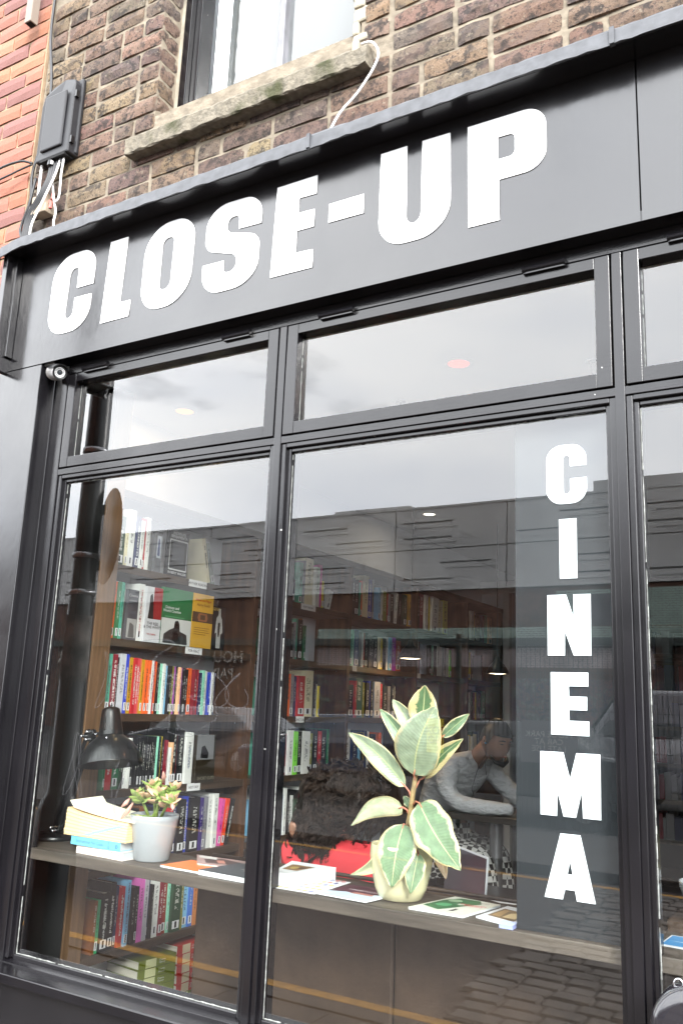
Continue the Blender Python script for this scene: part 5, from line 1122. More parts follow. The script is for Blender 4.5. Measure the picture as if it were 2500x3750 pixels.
sheet('brochure', 'brochure', 'maroon and pale blue brochure beside the cream pot', [(-1.306, .116), (-1.153, .110), (-1.125, .285), (-1.29, .27)], .004, (.55, .66, .76), z0=LZ + .0026, prints=[('p', [(0, .30), (.3, .42), (.6, .36), (1, .55), (1, 1), (0, 1)], (.10, .04, .055)), ('t', 'CINEMATOGRAPHE', .55, .62, .013, (.75, .7, .7)), ('t', 'FESTIVAL', .6, .86, .012, (.45, .3, .32)), ('p', [(.4, .36), (.85, .34), (.8, .44), (.45, .48)], (.45, .2, .16))])
sheet('booklet', 'booklet', 'white booklet with green leaf artwork right of the cream pot', [(-1.043, .132), (-.895, .134), (-.865, .315), (-1.00, .33)], .006, (.66, .66, .58), prints=[('p', [(.05, .25), (.45, .12), (.55, .35), (.75, .8), (.6, .97), (.2, .95), (.05, .7)], (.035, .15, .06)), ('d', .28, .45, .14, .10, (.10, .36, .17)), ('d', .25, .75, .13, .09, (.30, .45, .28)), ('d', .5, .6, .07, .05, (.5, .55, .45)), ('t', 'PRINTEMPS\n SAISON', .72, .62, .014, (.62, .10, .10)), ('t', 'collection', .75, .85, .008, (.3, .3, .3)), ('p', [(.62, .15), (.70, .15), (.68, .32), (.64, .30)], (.05, .04, .04))])
sheet('booklet', 'booklet', 'booklet with a golden shell photo beside the cinema panel', [(-.872, .160), (-.77, .125), (-.768, .30), (-.85, .325)], .004, (.72, .75, .80), prints=[('r', .12, .92, .22, .80, (.17, .11, .06)), ('p', [(.5, .3), (.85, .35), (.88, .6), (.7, .72), (.52, .6)], (.72, .55, .30)), ('p', [(.2, .3), (.45, .28), (.35, .75), (.2, .7)], (.40, .26, .12))])
sheet('leaflet', 'leaflet', 'small stack of blue edged leaflets touching the cinema panel base', [(-.79, .101), (-.756, .101), (-.757, .14), (-.80, .14)], .010, (.55, .62, .85), pages=plain((.32, .36, .66), .6))
sheet('leaflet', 'leaflet', 'glossy blue leaflet in the right hand window', [(-.447, .188), (-.325, .178), (-.30, .30), (-.44, .30)], .002, (.75, .77, .80), prints=[('r', .03, .97, .10, .94, (.05, .28, .60)), ('p', [(.04, .5), (.5, .42), (.9, .5), (.5, .5)], (.6, .72, .85)), ('r', .40, .415, .25, .75, (.02, .02, .03))], z0=LZ + .0005)
pp = pot('plant_pot', 'shallow white pot behind the blue leaflet in the right window', (-.335, .43, LZ + .022), [(0, 0), (.085, 0), (.105, .07), (.107, .085), (.104, .085), (.10, .07)], K['pot_w'], .099, .062)
sp_ = thing('spiky_plant', 'yellow green spiky plant in the shallow white pot', 'plant', (-.31, .43, LZ + .08)); 
for k in range(9):
    a = k * .75; e = Vector((cos(a) * .07, sin(a) * .05, .10 + .05 * sin(k * 2.1))); m = MB(); b0 = Vector((-.31, .43, LZ + .08)); m.tube([b0, b0 + e * .6 + Vector((0, 0, .02)), b0 + e], [.006, .005, .0008], 5); m.build('leaf', plain((.35, .33, .10) if k % 3 else (.45, .24, .12), .5), sp_, smooth=True)
bx('pot_stand', -.46, -.2, .36, .52, FZ, LZ + .021, K['shelf']); tag(col.objects[-1], 'dark wooden block carrying the shallow white pot', 'stand')
# bag on the sill
bg_ = thing('handbag', 'black leather bag with chrome ring standing on the outer sill', 'bag', (-.20, -.06, .714))
shape([[(-.383, .714, .03), (-.383, 1.035, .06), (-.10, 1.045, .05), (-.08, .714, .03)]], -.07, K['leatherblk'] if 'leatherblk' in K else mat('black_patent_leather', (.012, .011, .014), .16, coat=.5), bg_, name='bag_body', ext=.04, bev=.025)
m = MB()
for i in range(34):
    t = i / 33; p = Vector((-.398, -.11, .74 + .35 * t)) if t < .7 else Vector((-.398 + (t - .7) * .2, -.11, .985 + (t - .7) * .18)); m.lathe([(.0018, 0), (0, .0018)], p, 6)
m.build('stitching', plain((.3, .3, .32), .5), bg_)
m = MB(); m.tube([(-.354 + .0085 * cos(a * pi / 10), -.10, 1.054 + .011 * sin(a * pi / 10)) for a in range(21)], .0022, 8, cap=False); m.build('ring', K['chrome'], bg_, smooth=True)
m = MB(); m.tube([(-.345, -.10, 1.052), (-.32, -.10, 1.05), (-.27, -.09, 1.07), (-.12, -.08, 1.09)], .006, 10); m.build('handle', K['chrome'], bg_, smooth=True)

# etched scribbles on the first window pane
sm = bpy.data.materials.new('etched_glass_scratch'); sm.use_nodes = True; t = sm.node_tree; t.nodes.clear(); o_ = t.nodes.new('ShaderNodeOutputMaterial'); mx_ = t.nodes.new('ShaderNodeMixShader'); tr_ = t.nodes.new('ShaderNodeBsdfTransparent'); df_ = t.nodes.new('ShaderNodeBsdfDiffuse')
df_.inputs[0].default_value = (.16, .16, .17, 1); mx_.inputs[0].default_value = .16; t.links.new(tr_.outputs[0], mx_.inputs[1]); t.links.new(df_.outputs[0], mx_.inputs[2]); t.links.new(mx_.outputs[0], o_.inputs[0])
Rs = random.Random(15)
for (cx, cz, sx, sz, wd) in ((-1.85, 1.66, .16, .07, .003), (-1.74, 1.50, .13, .06, .003), (-2.22, 1.33, .07, .10, .003), (-2.02, 1.25, .05, .10, .004), (-1.62, 1.58, .10, .05, .003), (-2.12, 1.60, .06, .09, .003)):
    m = MB(); pts = []; n_ = 26; f1, f2, p1, p2 = Rs.uniform(1.5, 3), Rs.uniform(2, 4), Rs.uniform(0, 6), Rs.uniform(0, 6)
    for i in range(n_): t_ = i / n_; pts.append((cx + sx * (t_ - .5) + sx * .35 * sin(f1 * 2 * pi * t_ + p1), cz + sz * sin(f2 * pi * t_ + p2)))
    for i in range(n_ - 1):
        (a, b), (c, d) = pts[i], pts[i + 1]; L_ = math.hypot(c - a, d - b) or 1; nx, nz2 = -(d - b) / L_ * wd / 2, (c - a) / L_ * wd / 2
        m.add([(a - nx, G - .0012, b - nz2), (c - nx, G - .0012, d - nz2), (c + nx, G - .0012, d + nz2), (a + nx, G - .0012, b + nz2)], [(0, 1, 2, 3)])
    m.build('etched_scribble', sm, sf_)
# ================================================================= SOFA, TABLE, PEOPLE
sfa = thing('sofa', 'brown leather sofa with rolled back directly behind the display ledge', 'sofa', (-.5, .7, FZ))
m = MB(); m.box(-1.93, -1.21, .385, .52, FZ + .02, 1.0); m.box(-1.207, -.45, .385, .52, FZ + .02, 1.0); m.box(-.447, .55, .385, .52, FZ + .02, 1.0)
m.build('backrest', K['leather'], sfa, bevel=.008)
bx('backrest_backing', -1.9, .5, .392, .5, FZ + .05, .98, K['gap'], sfa)
for (a, b) in ((-1.945, -1.885), (-1.88, -1.21), (-1.205, -.45), (-.445, .56)):
    m = MB(); nn = 18; m.tube([(a + (b - a) * i / nn, .425, 1.012 + .002 * sin(i * 1.7 + a)) for i in range(nn + 1)], [.030 + (.002 * sin(i * 2.3) if 0 < i < nn else -.010) for i in range(nn + 1)], 14); m.build('back_roll', K['leather'], sfa, smooth=True)
m = MB(); m.tube([(-1.93, .46, 1.044), (-1.2, .47, 1.040), (-.4, .47, 1.042), (.55, .47, 1.04)], .006, 8); m.build('piping', K['leather'], sfa, smooth=True)
for (a, b) in ((-1.80, -1.02), (-1.01, -.24), (-.23, .52)): bx('seat_cushion', a, b, .525, 1.12, .46, .63, K['leather'], sfa, bevel=.03)
bx('seat_base', -1.86, .55, .525, 1.10, FZ + .04, .455, K['leather'], sfa, bevel=.01)
bx('armrest', -1.93, -1.815, .525, 1.08, FZ + .04, .80, K['leather'], sfa, bevel=.04)
# --- curly haired person seen from behind
p1_ = thing('person', 'person with dark curly hair in a red top seen from behind on the sofa', 'person', (-1.62, .80, .63))
skin('body', [(-1.62, .84, .70, .15), (-1.62, .82, .86, (.155, .11)), (-1.625, .79, 1.00, (.17, .10)), (-1.63, .79, 1.06, .07), (-1.80, .76, 1.030, .070), (-1.83, .83, .86, .05), (-1.80, 1.0, .76, .04),
    (-1.46, .76, 1.045, .070), (-1.42, .83, .88, .05), (-1.46, 1.02, .77, .04), (-1.70, 1.05, .71, .08), (-1.70, 1.25, .68, .06), (-1.54, 1.05, .71, .08), (-1.54, 1.25, .68, .06)],
    [(0, 1), (1, 2), (2, 3), (2, 4), (4, 5), (5, 6), (2, 7), (7, 8), (8, 9), (0, 10), (10, 11), (0, 12), (12, 13)], K['redtop'], p1_)
def headmesh(name, c, rot, s, m_, parent, nose=True):
    """head of about 0.23 m, face along local -y"""
    NU, NV = 28, 22; m = MB(); R_ = rot.to_4x4()
    for j in range(NV + 1):
        ph = pi * j / NV
        for i in range(NU):
            th = 2 * pi * i / NU; x = sin(ph) * sin(th); y = -sin(ph) * cos(th); z = cos(ph)
            px, py, pz = x * .077, y * .098, z * .118
            if z < 0: px *= 1 - .35 * z * z; py = py * (1 - .18 * z * z) - .012 * z * z * 0
            fr = max(0, -y) ** 3 * max(0, 1 - abs(x) * 1.2)
            if nose:
                py -= .022 * math.exp(-((pz + .022) / .020) ** 2) * math.exp(-(px / .012) ** 2) * (1 if y < 0 else 0)
                py += .009 * math.exp(-((pz - .008) / .012) ** 2) * math.exp(-((abs(px) - .030) / .016) ** 2) * (1 if y < 0 else 0)
                py -= .006 * math.exp(-((pz - .028) / .010) ** 2) * (abs(px) < .05) * (1 if y < 0 else 0)
                py -= .007 * math.exp(-((pz + .062) / .008) ** 2) * math.exp(-(px / .020) ** 2) * (1 if y < 0 else 0)
                py -= .010 * math.exp(-((pz + .098) / .014) ** 2) * math.exp(-(px / .024) ** 2) * (1 if y < 0 else 0)
            m.v.append(Vector(c) + rot @ (Vector((px, py, pz)) * s))
    for j in range(NV):
        for i in range(NU): a = j * NU + i; b = j * NU + (i + 1) % NU; m.f.append([a, b, b + NU, a + NU]); m.m.append(0)
    return m.build(name, m_, parent, smooth=True)
I3 = Matrix.Identity(3)
headmesh('head', (-1.625, .77, 1.175), Matrix.Rotation(pi, 3, 'Z') @ Matrix.Rotation(radians(18), 3, 'X'), .82, K['skin'], p1_)
MB().tube([(-1.627, .79, 1.0), (-1.625, .78, 1.10)], .048, 14).build('neck', K['skin'], p1_, smooth=True)
m = MB(); m.lathe([(0, 0), (.016, .002), (.018, .008), (.010, .012), (0, .010)], (-1.765, .69, 1.12), 12, T=Matrix.Rotation(radians(100), 4, 'X') @ Matrix.Scale(1.6, 4, (0, 1, 0))); m.build('ear', K['skin'], p1_, smooth=True)
Rh = random.Random(40); m = MB()
LB = [(Vector((-1.625, .79, 1.225)), Vector((.158, .125, .125)), 1.0), (Vector((-1.70, .745, 1.115)), Vector((.095, .075, .095)), .75)]
for HC, hr, _ in LB:
    hs = MB(); NU = 20
    for j in range(15):
        ph = pi * j / 14
        for i in range(NU):
            th = 2 * pi * i / NU; k = .93 + .07 * sin(3 * th + 2 * ph) * sin(ph) + .05 * sin(7 * th + 5 * ph)
            hs.v.append(HC + Vector((sin(ph) * cos(th) * hr.x * k, sin(ph) * sin(th) * hr.y * k, cos(ph) * hr.z * k)))
    for j in range(14):
        for i in range(NU): a = j * NU + i; b = j * NU + (i + 1) % NU; hs.f.append([a, b, b + NU, a + NU]); hs.m.append(0)
    hs.build('hair_mass', K['hair'], p1_, smooth=True)
for HC, hr, q_ in LB:
    for c in range(int(190 * q_)):
        u = Rh.uniform(-.9, 1); th = Rh.uniform(pi * .9, 2.1 * pi); s_ = math.sqrt(1 - u * u)
        n_ = Vector((s_ * cos(th) * hr.x, s_ * sin(th) * hr.y, u * hr.z)); p = HC + n_ * Rh.uniform(.96, 1.06); nr_ = n_.normalized()
        tg = Vector((0, 0, -1)) + Vector((Rh.uniform(-.9, .9), Rh.uniform(-.4, .2), Rh.uniform(-.2, .8))); tg = (tg - nr_ * tg.dot(nr_) * .8).normalized(); bn = nr_.cross(tg)
        Ln = Rh.uniform(.045, .10); cr_ = Rh.uniform(.012, .024); tn = Rh.uniform(.7, 1.5); ph0 = Rh.uniform(0, 6)
        for sgl in range(10):
            off = (bn * Rh.uniform(-.007, .007) + nr_ * Rh.uniform(-.005, .005)); dl_ = Rh.uniform(-.25, .25); pts = []; lq = Ln * Rh.uniform(.8, 1.15)
            for k in range(14):
                t = k / 13; a = ph0 + dl_ + tn * 2 * pi * t; cc2 = cr_ * (.5 + .6 * t) * (1 - .3 * t)
                pts.append(p + off * (1 - .4 * t) + tg * lq * (t - .35) + (nr_ * sin(a) * .8 + bn * cos(a)) * cc2 - Vector((0, 0, .018 * t * t)))
            r0 = Rh.uniform(.0008, .0020); m.tube(pts, [r0 * (1 - .6 * k / 13) for k in range(14)], 4, cap=False)
o = m.build('hair', K['hair'], p1_, smooth=True); o['kind'] = 'stuff'
# --- table with steel leg, stool
tb = thing('table', 'small dark square table on a single steel leg', 'table', (-1.78, 2.92, FZ))
bx('tabletop', -2.07, -1.50, 2.66, 3.22, .962, .996, K['tabletop'], tb, bevel=.004)
MB().lathe([(.036, 0), (.036, .75)], (-1.845, 2.86, .21), 24).build('leg', K['steel'], tb, smooth=True)
MB().lathe([(0, .0), (.22, 0), (.22, .008), (.05, .02), (.04, .03)], (-1.845, 2.86, FZ), 32).build('foot_plate', K['steel'], tb, smooth=True)
for (nx, lab, x, y) in (('stool', 'black low bench beside the table leg', -1.60, 2.35), ('stool', 'black seat under the person in grey', -2.28, 2.98)):
    t = thing('bench', lab, 'bench', (x, y, FZ)); bx('seat', x - .2, x + .2, y - .17, y + .17, .62, .68, K['blackpl'], t, bevel=.02)
    for sx in (-1, 1):
        for sy in (-1, 1): MB().tube([(x + .16 * sx, y + .13 * sy, FZ), (x + .16 * sx, y + .13 * sy, .62)], .014, 8).build('leg', K['steel'], t)
chk = mat('black_white_check', (.5, .5, .5), .85); t = chk.node_tree; co = t.nodes.new('ShaderNodeTexCoord'); ck = t.nodes.new('ShaderNodeTexChecker'); ck.inputs['Scale'].default_value = 34
ck.inputs['Color1'].default_value = (.55, .54, .52, 1); ck.inputs['Color2'].default_value = (.02, .018, .018, 1); t.links.new(co.outputs['Object'], ck.inputs['Vector']); t.links.new(ck.outputs[0], t.nodes['Principled BSDF'].inputs['Base Color'])
p2_ = thing('person', 'person in a pale grey sweater leaning on the table with forearms crossed', 'person', (-2.2, 2.95, .68))
skin('body', [(-2.25, 2.95, .80, (.15, .13)), (-2.235, 2.94, .97, (.14, .13)), (-2.16, 2.92, 1.14, (.165, .12)), (-2.045, 2.90, 1.24, (.15, .085)), (-1.965, 2.89, 1.285, .055),
    (-2.075, 2.745, 1.24, .068), (-2.085, 2.69, 1.12, .062), (-2.01, 2.685, 1.045, .052), (-1.86, 2.70, 1.035, .044), (-1.70, 2.76, 1.030, .034),
    (-1.98, 3.06, 1.245, .066), (-1.90, 3.12, 1.13, .058), (-1.79, 3.12, 1.05, .050), (-1.70, 3.02, 1.035, .042), (-1.64, 2.90, 1.03, .034)],
    [(0, 1), (1, 2), (2, 3), (3, 4), (3, 5), (5, 6), (6, 7), (7, 8), (8, 9), (3, 10), (10, 11), (11, 12), (12, 13), (13, 14)], K['sweater'], p2_)
skin('checked_trousers', [(-2.26, 2.95, .77, .15), (-2.10, 2.82, .76, .10), (-1.90, 2.78, .76, .085), (-1.86, 2.78, .55, .075), (-1.88, 2.80, .34, .06), (-2.10, 3.08, .76, .10), (-1.92, 3.10, .76, .085), (-1.88, 3.08, .55, .07), (-1.9, 3.08, .34, .055)],
    [(0, 1), (1, 2), (2, 3), (3, 4), (0, 5), (5, 6), (6, 7), (7, 8)], chk, p2_)
for (x, y) in ((-1.86, 2.80), (-1.88, 3.08)): skin('shoe', [(x - .04, y, .25, .045), (x + .05, y, .24, .045), (x + .15, y, .228, .03)], [(0, 1), (1, 2)], K['blackpl'], p2_)
MB().tube([(-1.99, 2.89, 1.26), (-1.93, 2.885, 1.33), (-1.90, 2.88, 1.36)], [.055, .046, .045], 16).build('neck', K['skin'], p2_, smooth=True)
HR = Matrix.Rotation(radians(62), 3, 'Z') @ Matrix.Rotation(radians(16), 3, 'X')
HP = Vector((-1.845, 2.86, 1.385)); headmesh('head', HP, HR, .97, K['skin'], p2_)
m = MB(); NU = 24
for j in range(10):
    ph = .52 * pi * j / 9
    for i in range(NU):
        th = 2 * pi * i / NU; q = Vector((sin(ph) * sin(th) * .083, -sin(ph) * cos(th) * .103, cos(ph) * .128)) 
        if -cos(th) < -.3 and j > 6: q.z = max(q.z, .052)
        m.v.append(HP + HR @ q)
for j in range(9):
    for i in range(NU): a = j * NU + i; b = j * NU + (i + 1) % NU; m.f.append([a, b, b + NU, a + NU]); m.m.append(0)
m.build('hair', K['bhair'], p2_, smooth=True)
fr = lambda x, y, z: HP + HR @ Vector((x, y, z))
for sx in (-1, 1):
    m = MB(); m.tube([fr(sx * .016, -.094, .027), fr(sx * .034, -.092, .031), fr(sx * .052, -.080, .026)], [.003, .0035, .002], 6); m.build('eyebrow', K['bhair'], p2_)
    m = MB(); m.tube([fr(sx * .020, -.088, .010), fr(sx * .032, -.089, .009), fr(sx * .044, -.080, .010)], [.001, .0032, .001], 6); m.build('eye', K['blackpl'], p2_)
    m = MB(); m.lathe([(0, 0), (.014, .002), (.017, .007), (.011, .010), (0, .006)], fr(sx * .074, .008, -.002), 12, T=(HR @ Matrix.Rotation(radians(90 * sx), 3, 'Y') @ Matrix.Diagonal((1.7, 1, 1))).to_4x4()); m.build('ear', K['skin'], p2_, smooth=True)
m = MB(); m.tube([fr(-.022, -.092, -.060), fr(0, -.100, -.058), fr(.022, -.092, -.060)], [.001, .004, .001], 8); m.build('mouth', plain((.35, .10, .08), .5), p2_, smooth=True)
m = MB(); m.tube([fr(-.06, -.035, -.07), fr(-.045, -.07, -.095), fr(0, -.092, -.108), fr(.045, -.07, -.095), fr(.06, -.035, -.07)], [.006, .012, .014, .012, .006], 8); m.build('beard', K['bhair'], p2_, smooth=True)
def hand(c, d, name, parent, s=1, flip=1):
    d = Vector(d).normalized(); up = Vector((0, 0, 1)); sd_ = d.cross(up).normalized() * flip; c = Vector(c)
    ch = [(*(c - d * .05), .022), (*c, (.030, .014)), (*(c + d * .035), (.034, .013))]; ed = [(0, 1), (1, 2)]
    skin(name, ch, ed, K['skin'], parent, 1)
    for k, (o_, l_) in enumerate(((-.027, .070), (-.009, .080), (.009, .075), (.026, .060))):
        a = c + d * .035 + sd_ * o_; MB().tube([a, a + d * l_ * .45 + up * .008, a + d * l_ * .8 - up * .004, a + d * l_ - up * .014], [.0095, .009, .008, .006], 8).build('finger', K['skin'], parent, smooth=True)
    a = c - sd_ * .02 - d * .01; MB().tube([a, a - sd_ * .022 + d * .022, a - sd_ * .026 + d * .055], [.012, .010, .0075], 8).build('thumb', K['skin'], parent, smooth=True)
hand((-1.655, 2.79, 1.020), (.9, .35, -.05), 'hand', p2_); hand((-1.625, 2.85, 1.045), (.3, -1, -.1), 'hand', p2_, flip=-1)
m = MB(); e0 = fr(-.078, -.005, -.01)
m.tube([e0, e0 + Vector((.01, -.02, -.06)), Vector((-1.93, 2.79, 1.22)), Vector((-1.95, 2.76, 1.12)), Vector((-1.90, 2.72, 1.05))], .0018, 6); m.tube([Vector((-1.93, 2.79, 1.22)), Vector((-1.88, 2.78, 1.28)), Vector((-1.88, 2.80, 1.20))], .0018, 6)
m.build('earphone_wire', K['cable'], p2_, smooth=True)
MB().lathe([(0, -.007), (.006, -.003), (.007, .003), (0, .008)], e0, 10).build('earphone', plain((.05, .22, .40), .4), p2_, smooth=True)
# --- laptop on a side table
st_ = thing('side_table', 'dark side table hidden behind the sofa carrying the laptop', 'table', (-1.08, .72, FZ))
bx('tabletop', -1.32, -.85, .60, .98, .655, .68, K['tabletop'], st_, bevel=.003)
for sx in (-1.29, -.88):
    for sy in (.63, .95): MB().tube([(sx, sy, .632), (sx, sy, .655)], .012, 8).build('leg', K['steel'], st_)
bx('box', -1.30, -.88, .62, .95, .6805, .93, K['gap']); tag(col.objects[-1], 'dark storage box under the laptop', 'box')
lp = thing('laptop', 'open laptop with white rimmed dark lid behind the sofa back', 'laptop', (-1.09, .66, .931))
Tl = Matrix.Translation((-1.150, .735, .928)) @ Matrix.Rotation(radians(-42), 4, 'Z') @ Matrix.Rotation(radians(-4), 4, 'X')
bx('base', -1.16, -.90, .80, .93, .931, .944, plain((.6, .6, .62), .4), lp, bevel=.003)
m = MB(); m.box(-.150, .150, 0, .006, 0, .190, 0, Tl); o = m.build('lid_rim', plain((.70, .71, .73), .3), lp, bevel=.012, )
m = MB(); m.box(-.144, .144, -.0012, -.0002, .006, .184, 0, Tl); m.build('lid_panel', plain((.07, .065, .08), .25), lp)
# ================================================================= THE STREET OPPOSITE (seen mirrored in the glass)
VY = -27.8
vd = thing('railway_viaduct', 'concrete panelled parapet above painted and sooty brick arches across the street', 'building', (-18, VY, 0))
pw = 4.65; Rv = random.Random(77)
for i in range(-9, 5):
    x0 = -15.6 + i * pw
    for (za, zb) in ((5.92, 7.52), (7.56, 9.16)):
        bx('concrete_panel', x0 + .02, x0 + pw - .02, VY - .4, VY, za, zb, K['concrete'], vd)
        for k in range(2):
            gx = x0 + .35 + Rv.choice((0, 1.6)) ; gz = za + .42 + k * .62
            bx('groove', gx, min(gx + 2.1, x0 + pw - .1), VY + .002, VY + .012, gz, gz + .05, K['groove'], vd)  # raised dark strip; its colour paints the shade of a groove
            bx('ridge', gx + .25, min(gx + 2.35, x0 + pw - .1), VY + .002, VY + .03, gz - .20, gz - .17, K['concrete'], vd)
    bx('coping', x0 + .01, x0 + pw - .01, VY - .5, VY + .04, 9.162, 9.24, K['concrete'], vd)
bx('backing', -60, 8, VY - .8, VY - .41, 3, 9.1, K['groove'], vd); bx('backing', -60, 8, VY - .6, VY - .10, 0, 5.9, K['darkbrick'], vd)
bx('plant_room', -18.9, -15.4, VY - 3, VY - .8, 9.1, 9.55, K['concrete'], vd); bx('plant_room', -8.0, 2, VY - 3, VY - .8, 9.1, 9.85, K['concrete'], vd)
bx('steel_beam', -60, 8, VY - .12, VY + .22, 3.84, 4.10, K['green'], vd)
for x in (-24.5, -17, -11.4, -5.6, .6): bx('steel_post', x, x + .28, VY - .05, VY + .20, 0, 3.838, K['green'], vd)
def brickband(x0, x1, z0, z1, mt, holes=()):
    m = MB(); j = 0; z = z0
    while z < z1 - .06:
        x = x0 - (.11 if j % 2 else 0)
        while x < x1:
            L_ = .225; a, b = max(x, x0) + .008, min(x + L_, x1) - .008; x += L_
            if b - a < .03: continue
            if any(h[0] < (a + b) / 2 < h[1] and h[2] < z + .04 < h[3] for h in holes): continue
            y = VY - .085 + Rv.uniform(-.004, .004)
            m.add([(a, y, z + .007), (b, y, z + .007), (b, y, z + .070), (a, y, z + .070), (a, y - .03, z + .007), (b, y - .03, z + .007), (b, y - .03, z + .070), (a, y - .03, z + .070)], [(0, 3, 2, 1), (0, 1, 5, 4), (3, 7, 6, 2), (1, 2, 6, 5), (0, 4, 7, 3)])
        z += .077; j += 1
    o = m.build('painted_bricks', mt, vd); o['kind'] = 'stuff'
hl = [(-8.4, -6.9, 4.55, 5.6), (-4.9, -3.6, 4.6, 5.65), (-2.5, -1.6, 4.6, 5.5)]
brickband(-19, 3, 4.12, 4.52, K['mint']); brickband(-9.2, -1.0, 4.52, 5.75, K['mint'], hl)
for h in hl[:2]: bx('boarded_window', h[0], h[1], VY - .1, VY - .07, h[2], h[3], mat('dark_board', (.05, .045, .05), .7, noise=(2, .4)), vd)
bx('boarded_window', *hl[2][:2], VY - .1, VY - .07, *hl[2][2:], K['pinkbrick'], vd)
brickband(-19, -5.9, 3.08, 3.82, K['pinkbrick']); brickband(-3.9, 3, 3.08, 3.82, K['mint'])
gm = mat('graffiti_mural', (.08, .07, .07), .8); t = gm.node_tree; co = t.nodes.new('ShaderNodeTexCoord'); vo = t.nodes.new('ShaderNodeTexVoronoi'); vo.inputs['Scale'].default_value = 2.2; nz_ = t.nodes.new('ShaderNodeTexNoise'); nz_.inputs['Scale'].default_value = 2.5; nz_.inputs['Detail'].default_value = 6; nz_.inputs['Distortion'].default_value = 2
rp_ = t.nodes.new('ShaderNodeValToRGB'); e = rp_.color_ramp.elements; e[0].color = (.02, .02, .025, 1); e[0].position = .35; e[1].color = (.16, .15, .16, 1); e[1].position = .72
for p_, c_ in ((.44, (.03, .04, .08, 1)), (.50, (.14, .06, .05, 1)), (.55, (.05, .05, .06, 1)), (.60, (.10, .13, .10, 1))): k = e.new(p_); k.color = c_
t.links.new(co.outputs['Object'], nz_.inputs['Vector']); t.links.new(nz_.outputs['Fac'], rp_.inputs[0]); t.links.new(rp_.outputs[0], t.nodes['Principled BSDF'].inputs['Base Color'])
bx('mural', -20, 4, VY - .09, VY - .05, .5, 2.7, gm, vd)
MIR = Matrix(((-1, 0, 0), (0, 0, 1), (0, 1, 0)))      # text facing +y
for s, x, z, sz in (('HOUR', -23.6, 3.32, .70), ('PARK', -23.8, 2.62, .62), ('CAR', -33.0, 3.3, .8), ('NCP', -33.2, 2.5, .6)[:4]):
    if s == 'NCP': continue
    text(s, sz, plain((.30, .27, .24), .8), vd, MIR, Vector((x, VY + .02, z)), name='painted_lettering', bold=.01)
# car park fence
FY = -8.6
fn = thing('mesh_fence', 'dark green welded mesh fence along the far pavement', 'fence', (-7, FY, .1))
for i in range(-6, 4):
    xp = -4.6 + i * 2.4; bx('fence_post', xp - .03, xp + .03, FY - .03, FY + .03, .10, 2.52, K['green'], fn)
    m = MB(); 
    for k in range(1, 40): xx = xp + .03 + k * .0593; m.box(xx - .0032, xx + .0032, FY + .004, FY + .010, .16, 2.46)
    o = m.build('mesh_panel', K['green'], fn); o['kind'] = 'stuff'
    for z in (.2, .66, 1.12, 1.58, 2.04, 2.42): bx('rail', xp + .031, xp + 2.369, FY - .004, FY + .0035, z, z + .009, K['green'], fn)
yb = thing('yellow_sign', 'yellow board with dark red scrawled letters fixed on the mesh fence', 'sign', (-4.62, FY, .9))
bx('board', -5.05, -4.80, FY + .012, FY + .02, .98, 1.42, K['yellow'] if False else plain((.66, .52, .03), .6), yb)
text('BOX\nNO', .14, plain((.25, .03, .02), .6), yb, MIR, Vector((-4.925, FY + .022, 1.20)), name='scrawl', bold=.004)
ws2 = thing('warning_sign', 'grey board on the fence with mirrored warning words', 'sign', (-3.3, FY, .8)); bx('board', -3.75, -3.05, FY + .012, FY + .018, .95, 1.45, plain((.12, .12, .13), .6), ws2)
text('PLEASE PARK\nCAR AT\nLATE USE', .10, plain((.4, .4, .4), .6), ws2, MIR, Vector((-3.4, FY + .020, 1.2)), name='sign_words')
struct(bx('car_park', -60, 20, VY, -9.5, -.011, .02, K['carpark']))
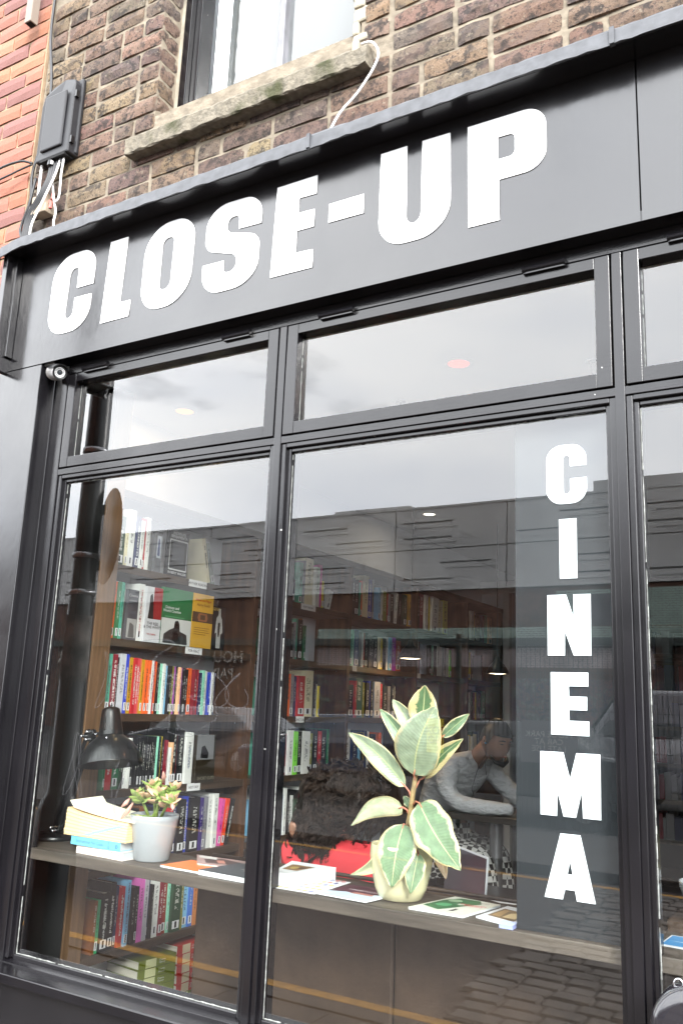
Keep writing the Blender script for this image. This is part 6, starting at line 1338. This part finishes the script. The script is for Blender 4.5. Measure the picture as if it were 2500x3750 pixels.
def car(lab, x, y, c, van=False, rz=0):
    t = thing('van' if van else 'parked_car', lab, 'van' if van else 'car', (x, y, .02), 'vehicles in the car park', (0, 0, rz)); T = wloc(t)
    if van: lowp = [(-2.3, .35), (-2.35, .9), (-1.9, 1.15), (-1.3, 1.95), (2.2, 2.0), (2.3, 1.8), (2.3, .35)]; gl = [(-1.72, 1.2), (-1.25, 1.8), (-.35, 1.8), (-.35, 1.2)]; gl2 = []
    else: lowp = [(-2.1, .35), (-2.15, .70), (-1.25, .88), (-.65, 1.36), (.85, 1.40), (1.55, .98), (2.05, .92), (2.1, .40)]; gl = [(-1.08, .92), (-.60, 1.30), (.05, 1.33), (.05, .92)]; gl2 = [(.12, .92), (.12, 1.33), (.80, 1.34), (1.35, .95)]
    W = .84; k = len(lowp); m = MB(); ins = [(.0 if z < 1.0 else .14) for _, z in lowp]
    m.add([T @ Vector((a, -W + i_, z)) for (a, z), i_ in zip(lowp, ins)] + [T @ Vector((a, W - i_, z)) for (a, z), i_ in zip(lowp, ins)], [list(range(k)), list(range(k, 2 * k))[::-1]] + [[i, k + i, k + (i + 1) % k, (i + 1) % k] for i in range(k)])
    o = m.build('body', K['carpaint'], t, bevel=.05, seg=3); o.color = c + (1,)
    for s_ in (-1, 1):
        for g in (gl, gl2):
            if not g: continue
            m = MB(); m.add([T @ Vector((a, s_ * (W - .06 - .12 * (z - .9) / .45 + .05), z)) for a, z in g], [tuple(range(len(g)))]); o = m.build('side_window', K['carglass'], t); o.modifiers.new('s', 'SOLIDIFY').thickness = .01
    m = MB(); a, b = ((-1.9, 1.18), (-1.34, 1.90)) if van else ((-1.22, .90), (-.68, 1.34)); m.add([T @ Vector((q[0] - .02, yy, q[1] + .012)) for q, yy in ((a, -.72), (a, .72), (b, .62), (b, -.62))], [(0, 1, 2, 3)]); o = m.build('windscreen', K['carglass'], t); o.modifiers.new('s', 'SOLIDIFY').thickness = .012
    for wx in (-1.35, 1.35):
        for s_ in (-1, 1):
            Tw = T @ Matrix.Translation((wx, s_ * .80, .32)) @ Matrix.Rotation(pi / 2, 4, 'X'); w_ = MB(); w_.lathe([(.20, -.10), (.31, -.10), (.33, -.05), (.33, .05), (.31, .10), (.20, .10)], (0, 0, 0), 24, 0, Tw); wo = w_.build('wheel', K['tyre'], t, smooth=True)
            MB().lathe([(0, -.085), (.20, -.075), (.20, .075), (0, .085)], (0, 0, 0), 24, 0, Tw).build('rim', K['steel'], wo)
    for s_ in (-.6, .6): m = MB(); m.box(-2.16 if not van else -2.38, -2.08, s_ - .12, s_ + .12, .62, .74, 0, T); m.build('headlight', K['chrome'], t)
    return t
car('white hatchback parked far left behind the mesh fence', -12.4, -13.6, (.10, .10, .11), rz=.1)
car('pale blue car parked behind the mesh fence', -7.9, -12.0, (.025, .045, .085), rz=-.05)
car('silver grey car behind the yellow sign', -4.7, -11.0, (.04, .045, .05), rz=.05)
car('white van parked behind the fence near the right', -2.2, -13.6, (.22, .22, .24), van=True, rz=.1)
car('dark hatchback parked at the right of the car park', .8, -11.2, (.05, .05, .06))
car('white saloon parked by the graffiti wall', -9.5, -17.5, (.2, .2, .22), rz=1.4)
# lamp post with round sign, on our pavement edge
lpst = thing('lamp_post', 'black lamp post with banded clamps at the pavement edge', 'lamp post', (-3.90, -1.43, .016))
LX, LY = -3.93, -1.43
MB().lathe([(.12, 0), (.12, .9), (.105, .95), (.078, 1.0), (.070, 2.0), (.064, 6.2), (0, 6.21)], (LX, LY, .016), 28).build('post', K['polemat'], lpst, smooth=True)
for z in (2.02, 2.88, 2.24): MB().lathe([(.066, 0), (.076, 0), (.076, .03), (.066, .03)], (LX, LY, z + .1), 24).build('clamp', K['steel'], lpst, smooth=True)
m = MB(); m.tube([(LX, LY, 6.2), (LX, LY + .1, 6.7), (LX, LY + .8, 6.9)], .04, 10); m.build('lamp_arm', K['polemat'], lpst, smooth=True); bx('lantern', LX - .15, LX + .15, LY + .7, LY + 1.3, 6.82, 6.95, K['polemat'], lpst, bevel=.04)
MB().lathe([(.072, 0), (.074, .3), (.072, .55)], (LX, LY, 1.45), 24).build('peeling_poster', mat('peeling_paper', (.11, .10, .09), .9, noise=(9, .8), bump=(12, .8, .01)), lpst, smooth=True)
rs = thing('round_sign', 'round brown backed road sign clamped to the lamp post', 'road sign', (LX + .1, LY, 2.20))
Td = Matrix.Rotation(radians(90), 4, 'Y'); Td = Matrix.Rotation(radians(-60), 4, 'Z') @ Td
MB().lathe([(0, -.002), (.29, -.002), (.292, 0), (.29, .002), (0, .002)], (LX + .065, LY - .10, 2.49), 48, 0, Td).build('disc', K['signback'], rs, smooth=False)
bx('sign_channel', LX - .03, LX + .03, LY - .092, LY - .07, 2.28, 2.34, K['steel'], rs); bx('sign_channel', LX - .03, LX + .03, LY - .092, LY - .07, 2.62, 2.68, K['steel'], rs)
bpy.context.view_layer.update()
